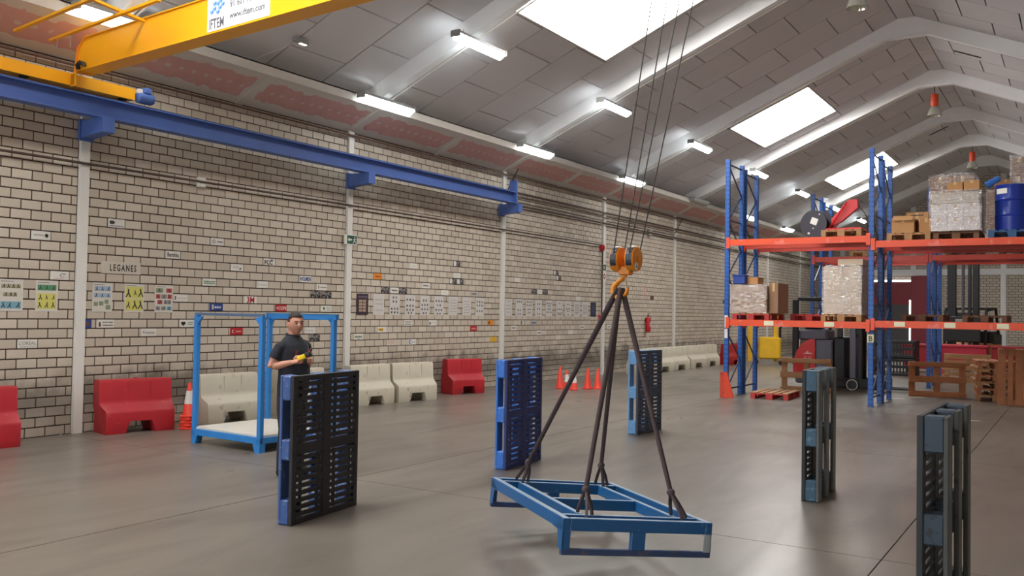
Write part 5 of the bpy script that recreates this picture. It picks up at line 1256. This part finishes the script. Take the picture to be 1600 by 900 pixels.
# rows of photo sheets
SH = flat('sheet', (210, 205, 200))
def sheet(y0, y1, label, rows, style='p'):
    r = empty('photo_sheet', (WX, (y0+y1)/2, 1.905), 0, label, 'poster', 'sheets of small photographs'); w, h = y1-y0, .42
    MB().bb(0, .006, -w/2, w/2, -h/2, h/2).build('sheet', SH, r)
    mb = MB()
    if style == 'p':
        for zf, n in rows:
            for i in range(n):
                cy = (-.5+(i+.5)/max(n, 3)+(.5-n/2/max(n, 3)))*w*.86; mb.bb(.006, .0072, cy-.022, cy+.022, (zf-.5)*h-.022, (zf-.5)*h+.022)
        if mb.v: o = mb.build('miniature_photos', PHS, r); o['kind'] = 'stuff'
    else:
        bars(r, -w*.36, w*.36, [(zf-.5)*h for zf in rows], .012, PGY if style == 't' else PDK)
    return r
SR = [('text sheet right of the dark framed poster, first of the first row', (.2, .5, .7), 't'), ('sheet with two pairs above two rows of photos, second of the first row', ((.85, 2), (.65, 2), (.3, 3), (.12, 3)), 'p'), ('sheet with four rows of photos, third of the first row', ((.76, 3), (.46, 3), (.26, 3), (.10, 2)), 'p'), ('sheet with four rows of photos, fourth of the first row', ((.75, 2), (.52, 3), (.3, 3), (.1, 2)), 'p'), ('sheet with dense photos, fifth of the first row', ((.74, 3), (.52, 2), (.28, 3), (.08, 2)), 'p'), ('sheet with scattered small marks, sixth of the first row', (.2, .35, .5, .65, .8), 't'), ('bluish text sheet, seventh of the first row', (.15, .3, .45, .6, .75), 't'), ('sheet with a grid of photos, last of the first row', ((.76, 3), (.56, 3), (.25, 3)), 'p'),
      ('text sheet just right of the third pilaster', (.2, .4, .6, .85), 't'), ('sheet with sparse photos, second past the third pilaster', ((.85, 3), (.35, 2), (.12, 2)), 'p'), ('sheet with photos at top and bottom, third past the third pilaster', ((.85, 3), (.65, 3), (.4, 2), (.2, 2)), 'p'), ('sheet with paired photos, fourth past the third pilaster', ((.75, 2), (.45, 2), (.15, 2)), 'p'), ('sheet with rows of three photos, fifth past the third pilaster', ((.8, 3), (.65, 2), (.45, 2), (.25, 3)), 'p'), ('sheet with a single top photo, sixth past the third pilaster', ((.82, 1), (.45, 3), (.2, 3), (.1, 2)), 'p'), ('sheet with small rows, seventh past the third pilaster', ((.78, 2), (.5, 3), (.35, 2), (.1, 1)), 'p'), ('sheet packed with dark print, eighth past the third pilaster', (.15, .25, .35, .45, .55, .65, .75), 'k'), ('sheet packed with dark print, ninth past the third pilaster', (.15, .25, .35, .45, .55, .65, .75), 'k')]
SY = [(13.56,13.89),(14.06,14.38),(14.55,14.89),(15.06,15.38),(15.55,15.88),(16.07,16.41),(16.61,16.94),(17.12,17.46),(18.38,18.70),(18.88,19.21),(19.36,19.68),(19.82,20.16),(20.36,20.70),(20.92,21.27),(21.41,21.75),(21.91,22.25),(22.40,22.74)]
for (a_, b_), (lab, rows, stl) in zip(SY, SR): sheet(a_, b_, lab, rows, stl)
DKP = flat('aubergine', (58, 42, 56))
p = empty('framed_poster', (WX, 13.24, 1.90), 0, 'dark framed poster with a grid of tan pictures right of the second pilaster', 'poster'); MB().bb(0, .012, -.165, .165, -.205, .205).build('board', DKP, p)
for i in range(2):
    for j in range(4): MB().bb(.012, .0132, -.105+i*.11, -.105+i*.11+.095, -.15+j*.062, -.15+j*.062+.05).build('picture', M('print_tanpic', (176, 150, 126), .6), p)
rect(p, 'heading', -.13, .13, .13, .16, M('print_mauve', (110, 92, 108), .6), .0135)
p = empty('framed_poster', (WX, 23.07, 1.90), 0, 'narrow dark blue poster left of the fourth pilaster', 'poster'); MB().bb(0, .012, -.16, .16, -.205, .205).build('board', flat('midnight', (46, 48, 66)), p); rect(p, 'panel', -.05, .05, -.12, .13, flat('slate', (70, 76, 110)), .0135)

# safety signs
def safety(y, z, w, h, col, label, x=WX+.05):
    r = empty('safety_sign', (x, y, z), 0, label, 'sign'); MB().bb(0, .008, -w/2, w/2, -h/2, h/2).build('plate', PW, r); MB().bb(.008, .0092, -w/2+.015, w/2-.015, -h/2+.015, h/2-.015).build('field', col, r); return r
EXG = flat('exitgreen', (24, 84, 66))
p = safety(12.82, 3.13, .36, .19, EXG, 'green emergency exit sign with arrow and running figure on the second pilaster')
MB().bb(.008, .0096, -.165, -.105, -.08, .08).build('side_strip', PW, p)
MB().prism([(.0096, -.085, 0), (.0096, -.045, .045), (.0096, -.045, .015), (.0096, .03, .015), (.0096, .03, -.015), (.0096, -.045, -.015), (.0096, -.045, -.045)], (.0008, 0, 0)).build('arrow', PW, p)
rf = MB(); X_ = .0100
for a_, b_ in (((.10, .02), (.09, -.02)), ((.09, -.02), (.06, -.065)), ((.09, -.02), (.13, -.035)), ((.13, -.035), (.14, -.07)), ((.10, .02), (.065, .0)), ((.10, .02), (.14, .005))): rf.bar((X_, a_[0], a_[1]), (X_, b_[0], b_[1]), .0008, .016, (0, 1, 0))
rf.cyl((X_-.0004, .105, .045), (X_+.0004, .105, .045), .015, n=12); o = rf.build('running_figure', PW, p); o['kind'] = 'stuff'
p = safety(23.66, 3.14, .20, .20, EXG, 'small green exit sign on the fourth pilaster'); MB().prism([(.0096, -.06, 0), (.0096, .0, .05), (.0096, .0, -.05)], (.0008, 0, 0)).build('arrow', PW, p)
p = safety(23.66, 2.88, .20, .26, PW, 'small red and white alarm sign on the fourth pilaster'); disc(p, 0, 0, .075, PRD); disc(p, 0, 0, .035, PW).location = (.0008, 0, 0)
p = safety(26.68, 2.53, .18, .36, PRD, 'small red and white extinguisher sign above the extinguisher', WX); rect(p, 'symbol', -.03, .03, -.13, .13, PW, .0102)
p = safety(26.92, 1.02, .16, .16, PW, 'tiny red ring sign below the extinguisher', WX); disc(p, 0, 0, .06, PRD); disc(p, 0, 0, .04, PPL).location = (.0008, 0, 0)

# ------------------------------------------------------------------ the man with the crane remote
SKIN = M('skin', (196, 140, 116), .55, scale=12, var=.08); HAIR = M('hair', (44, 34, 30), .7); SHIRT = M('navy_polo', (34, 36, 46), .85, scale=10, var=.2, bump=.3); TROU = M('navy_trousers', (36, 40, 54), .85, scale=8, var=.2, bump=.3); SHOE = M('shoe', (30, 28, 28), .6)
man = empty('person', (-7.21, 6.94, 0), math.radians(3), 'person in a dark polo shirt standing at the stillage, holding a yellow remote control', 'person')
def rings(rs, n=20, close=True):
    mb = MB(); v = []; f = []
    for cx, cy, cz, rx, ry in rs:
        for k in range(n):
            t = 2*math.pi*k/n; v.append((cx+rx*math.cos(t), cy+ry*math.sin(t), cz))
    for i in range(len(rs)-1):
        for k in range(n): f.append((i*n+k, i*n+(k+1) % n, (i+1)*n+(k+1) % n, (i+1)*n+k))
    f += [tuple(range(n-1, -1, -1)), tuple(range((len(rs)-1)*n, len(rs)*n))]
    return mb.add(v, f)
def head_pts(scale=1.0, n=28, m=22):
    """a head: face looks to +x; centre of skull at the origin"""
    v = []; f = []
    for i in range(m+1):
        ph = math.pi*i/m
        for k in range(n):
            t = 2*math.pi*k/n
            x = math.sin(ph)*math.cos(t); y = math.sin(ph)*math.sin(t); z = math.cos(ph)
            X = x*(.098 if x > 0 else .105); Y = y*.076; Z = z*.118
            if z < 0:
                j = -z; Y *= 1-.24*j*j; X *= 1-(.10 if x > 0 else .42)*j
            if x > .55 and -.9 < z < .6: X -= (x-.55)*.018                     # flatter face
            nose = math.exp(-((y/.16)**2))*math.exp(-(((z+.16)/.20)**2))*(x > 0)
            X += nose*.032
            brow = math.exp(-(((z-.22)/.10)**2))*math.exp(-((y/.55)**2))*(x > .3); X += brow*.009
            eye = (math.exp(-(((y-.40)/.16)**2))+math.exp(-(((y+.40)/.16)**2)))*math.exp(-(((z-.05)/.11)**2))*(x > .3); X -= eye*.007
            lip = math.exp(-((y/.28)**2))*math.exp(-(((z+.52)/.06)**2))*(x > 0); X += lip*.006
            chin = math.exp(-((y/.35)**2))*math.exp(-(((z+.82)/.12)**2))*(x > 0); X += chin*.010
            v.append((X*scale, Y*scale, Z*scale))
    for i in range(m):
        for k in range(n): f.append((i*n+k, i*n+(k+1) % n, (i+1)*n+(k+1) % n, (i+1)*n+k))
    return v, f
HC = Vector((.022, -.0, 1.632)); hrz = Matrix.Rotation(math.radians(-24), 3, 'Z') @ Matrix.Rotation(math.radians(2), 3, 'Y')
body = MB()
hv, hf = head_pts(1.08); body.add([hrz @ Vector(p)+HC for p in hv], hf)
for s in (-1, 1):   # ears
    c = HC+hrz @ Vector((-.012, s*.082, -.008)); e = MB().lathe([(.004, -.006), (.020, -.008), (.026, .0), (.020, .008), (.004, .006)], 12, axis='Y')
    body.add([Vector((p[0]*.8, p[1], p[2]*1.25))+c for p in e.v], e.f)
body.tube([(-.02, 0, 1.44), (-.012, 0, 1.50), (-.005, 0, 1.58)], [.066, .058, .056], n=16)
tor = [(0, 0, .86, .11, .165), (0, 0, .95, .115, .175), (.012, 0, 1.08, .12, .165), (.008, 0, 1.22, .115, .175), (0, 0, 1.34, .11, .185), (-.005, 0, 1.41, .09, .16), (-.01, 0, 1.455, .065, .10), (-.012, 0, 1.48, .05, .06)]
t_ = rings(tor); body.add(t_.v, t_.f)
SH_R, EL_R, WR_R = Vector((-.005, -.185, 1.40)), Vector((-.085, -.255, 1.165)), Vector((.135, -.165, 1.225))
SH_L, EL_L, WR_L = Vector((-.005, .195, 1.405)), Vector((-.05, .265, 1.165)), Vector((.165, .07, 1.215))
for S_, E_, W_ in ((SH_R, EL_R, WR_R), (SH_L, EL_L, WR_L)):
    body.tube([S_, S_*.5+E_*.5, E_*.97+W_*.03, E_*.75+W_*.25, E_*.3+W_*.7, W_], [.052, .050, .044, .045, .034, .027], n=14)
for s in (-1, 1): body.tube([(0, s*.09, .90), (.0, s*.10, .70), (.012, s*.105, .50), (-.01, s*.11, .30), (-.02, s*.11, .09)], [.088, .075, .055, .054, .038], n=14)
# hands: palm, four fingers and a thumb curled round the remote
def hand(W_, E_, s, tgt):
    d = (tgt-W_).normalized(); sd = Vector((0, 0, 1)).cross(d).normalized()*s; upv = d.cross(sd)*(1 if d.cross(sd).z > 0 else -1)
    pc = W_+d*.045
    body.tube([W_-d*.01, W_+d*.02, W_+d*.055, W_+d*.085], [.026, .033, .036, .030], n=12, flat=.62)
    for i, L in enumerate((.070, .078, .072, .058)):
        b0 = W_+d*.078+upv*(.027-.018*i)
        k1 = b0+d*L*.45+sd*.004; k2 = k1+d*L*.12-sd*L*.42; k3 = k2-d*L*.28-sd*L*.10
        body.tube([b0-d*.015, b0, k1, k2, k3], [.0095, .0095, .009, .0085, .007], n=8)
    tb = W_+d*.03+upv*.028
    body.tube([tb, tb+d*.03+upv*.022, tb+d*.055+upv*.018-sd*.012, tb+d*.075+upv*.010-sd*.02], [.013, .012, .010, .008], n=8)
hand(WR_R, EL_R, -1, Vector((.235, -.115, 1.255))); hand(WR_L, EL_L, 1, Vector((.25, .0, 1.25)))
def remeshed(mb, name, mat, voxel, it, parent):
    o = mb.build(name, mat, parent)
    r = o.modifiers.new('remesh', 'REMESH'); r.mode = 'VOXEL'; r.voxel_size = voxel; r.use_smooth_shade = True
    s = o.modifiers.new('smooth', 'SMOOTH'); s.iterations = it; s.factor = .5
    return o
remeshed(body, 'body', SKIN, .005, 1, man)
# polo shirt
sh = MB()
ts = [(.005, 0, .87, .138, .196), (.012, 0, .98, .146, .200), (.020, 0, 1.10, .148, .192), (.014, 0, 1.22, .140, .198), (.004, 0, 1.33, .132, .208), (-.003, 0, 1.40, .112, .196), (-.010, 0, 1.452, .088, .150), (-.012, 0, 1.500, .070, .086)]
t_ = rings(ts, 24); sh.add(t_.v, t_.f)
for S_, E_ in ((SH_R, EL_R), (SH_L, EL_L)):
    sh.tube([S_+Vector((0, -S_.y*.25, .0)), S_*.9+E_*.1, S_*.6+E_*.4, S_*.40+E_*.60], [.058, .062, .064, .066], n=16)
remeshed(sh, 'polo_shirt', SHIRT, .008, 4, man)
cl = MB().tube([(-.012+.066*math.cos(t), .068*math.sin(t), 1.508-.012*math.cos(t)) for t in [2*math.pi*i/20 for i in range(21)]], .014, n=8).build('collar', SHIRT, man, smooth=60)
pd = MB().rbox(.120, .128, -.10, -.04, 1.30, 1.345, .002).build('chest_badge', M('badge', (120, 56, 60), .6), man)
# trousers and shoes
tr = MB(); t_ = rings([(0, 0, .80, .125, .185), (0, 0, .90, .130, .188), (.005, 0, .99, .132, .186)], 24); tr.add(t_.v, t_.f)
for s in (-1, 1): tr.tube([(0, s*.092, .86), (.0, s*.100, .70), (.014, s*.105, .50), (-.005, s*.11, .30), (-.012, s*.11, .07)], [.102, .094, .078, .074, .070], n=16)
remeshed(tr, 'trousers', TROU, .009, 3, man)
for s in (-1, 1):
    so_ = MB().rbox(-.095, .175, s*.11-.046, s*.11+.046, 0, .085, .03).build('shoe', SHOE, man)
# hair cap, brows, eyes, mouth
hv2, hf2 = head_pts(1.08*1.04); hm = MB()
keep = []
for q in hf2:
    c = sum((Vector(hv2[i]) for i in q), Vector())/4
    if c.z > .062+.25*max(0, c.x-.03) or (c.x < -.015 and c.z > -.045-(.0 if c.x < -.05 else .0)) or (c.x < .02 and c.z > .02): keep.append(q)
hm.add([hrz @ (Vector(p)*(1+.03*max(0, p[2]/.12)))+HC for p in hv2], keep)
ho = hm.build('hair', HAIR, man, smooth=80)
so2 = ho.modifiers.new('solid', 'SOLIDIFY'); so2.thickness = .010; so2.offset = -1
for s in (-1, 1):
    MB().lathe([(.002, -.005), (.006, -.004), (.0075, .0), (.006, .004), (.002, .005)], 10, axis='X').build('eye', M('eye_dark', (58, 42, 36), .3), man).location = HC+hrz @ Vector((.0955, s*.033, .006))
    MB().bar(HC+hrz @ Vector((.101, s*.015, .028)), HC+hrz @ Vector((.087, s*.051, .028)), .006, .006).build('eyebrow', HAIR, man)
MB().bar(HC+hrz @ Vector((.1015, -.022, -.063)), HC+hrz @ Vector((.1015, .022, -.063)), .006, .005).build('mouth', M('lips', (150, 92, 84), .6), man)
# the remote control in his hands
rc = empty('crane_remote', (-7.21, 6.94, 0), math.radians(3), 'yellow and black crane remote control held in both hands', 'remote control')
a_, b_ = Vector((.215, -.115, 1.272)), Vector((.30, -.075, 1.315)); d_ = (b_-a_).normalized()
rr_ = empty('handset', a_); rr_.parent = rc; rr_.rotation_euler = d_.to_track_quat('X', 'Z').to_euler()
MB().rbox(-.035, .065, -.042, .042, -.024, .026, .010).build('shell', M('remote_yellow', (238, 196, 20), .4), rr_)
MB().rbox(.055, .125, -.046, .046, -.026, .030, .014).build('bumper', MAT_BLACK, rr_)
for x, y in ((.02, .018), (.05, .018), (.02, -.018), (.05, -.018)): MB().cyl((x, y, .024), (x, y, .034), .010, n=10).build('button', MAT_BLACK, rr_)
MB().tube([(.13, -.02, .03), (.145, .0, .05), (.13, .02, .03)], .010, n=8).build('guard_loop', MAT_BLACK, rr_, smooth=60)
MB().cyl((.11, 0, .028), (.11, 0, .050), .013, n=12).build('stop_knob', PRD, rr_)

# ------------------------------------------------------------------ turn lettering into meshes
bpy.context.view_layer.update()
dg = bpy.context.evaluated_depsgraph_get()
for o in [o for o in bpy.data.objects if o.type == 'FONT']:
    me = bpy.data.meshes.new_from_object(o.evaluated_get(dg)); nm = o.name
    n = bpy.data.objects.new('lettering', me); COL.objects.link(n)
    n.parent = o.parent; n.location = o.location; n.rotation_euler = o.rotation_euler; n.scale = o.scale
    if len(me.materials) == 0: me.materials.append(MAT_INK)
    bpy.data.objects.remove(o, do_unlink=True)
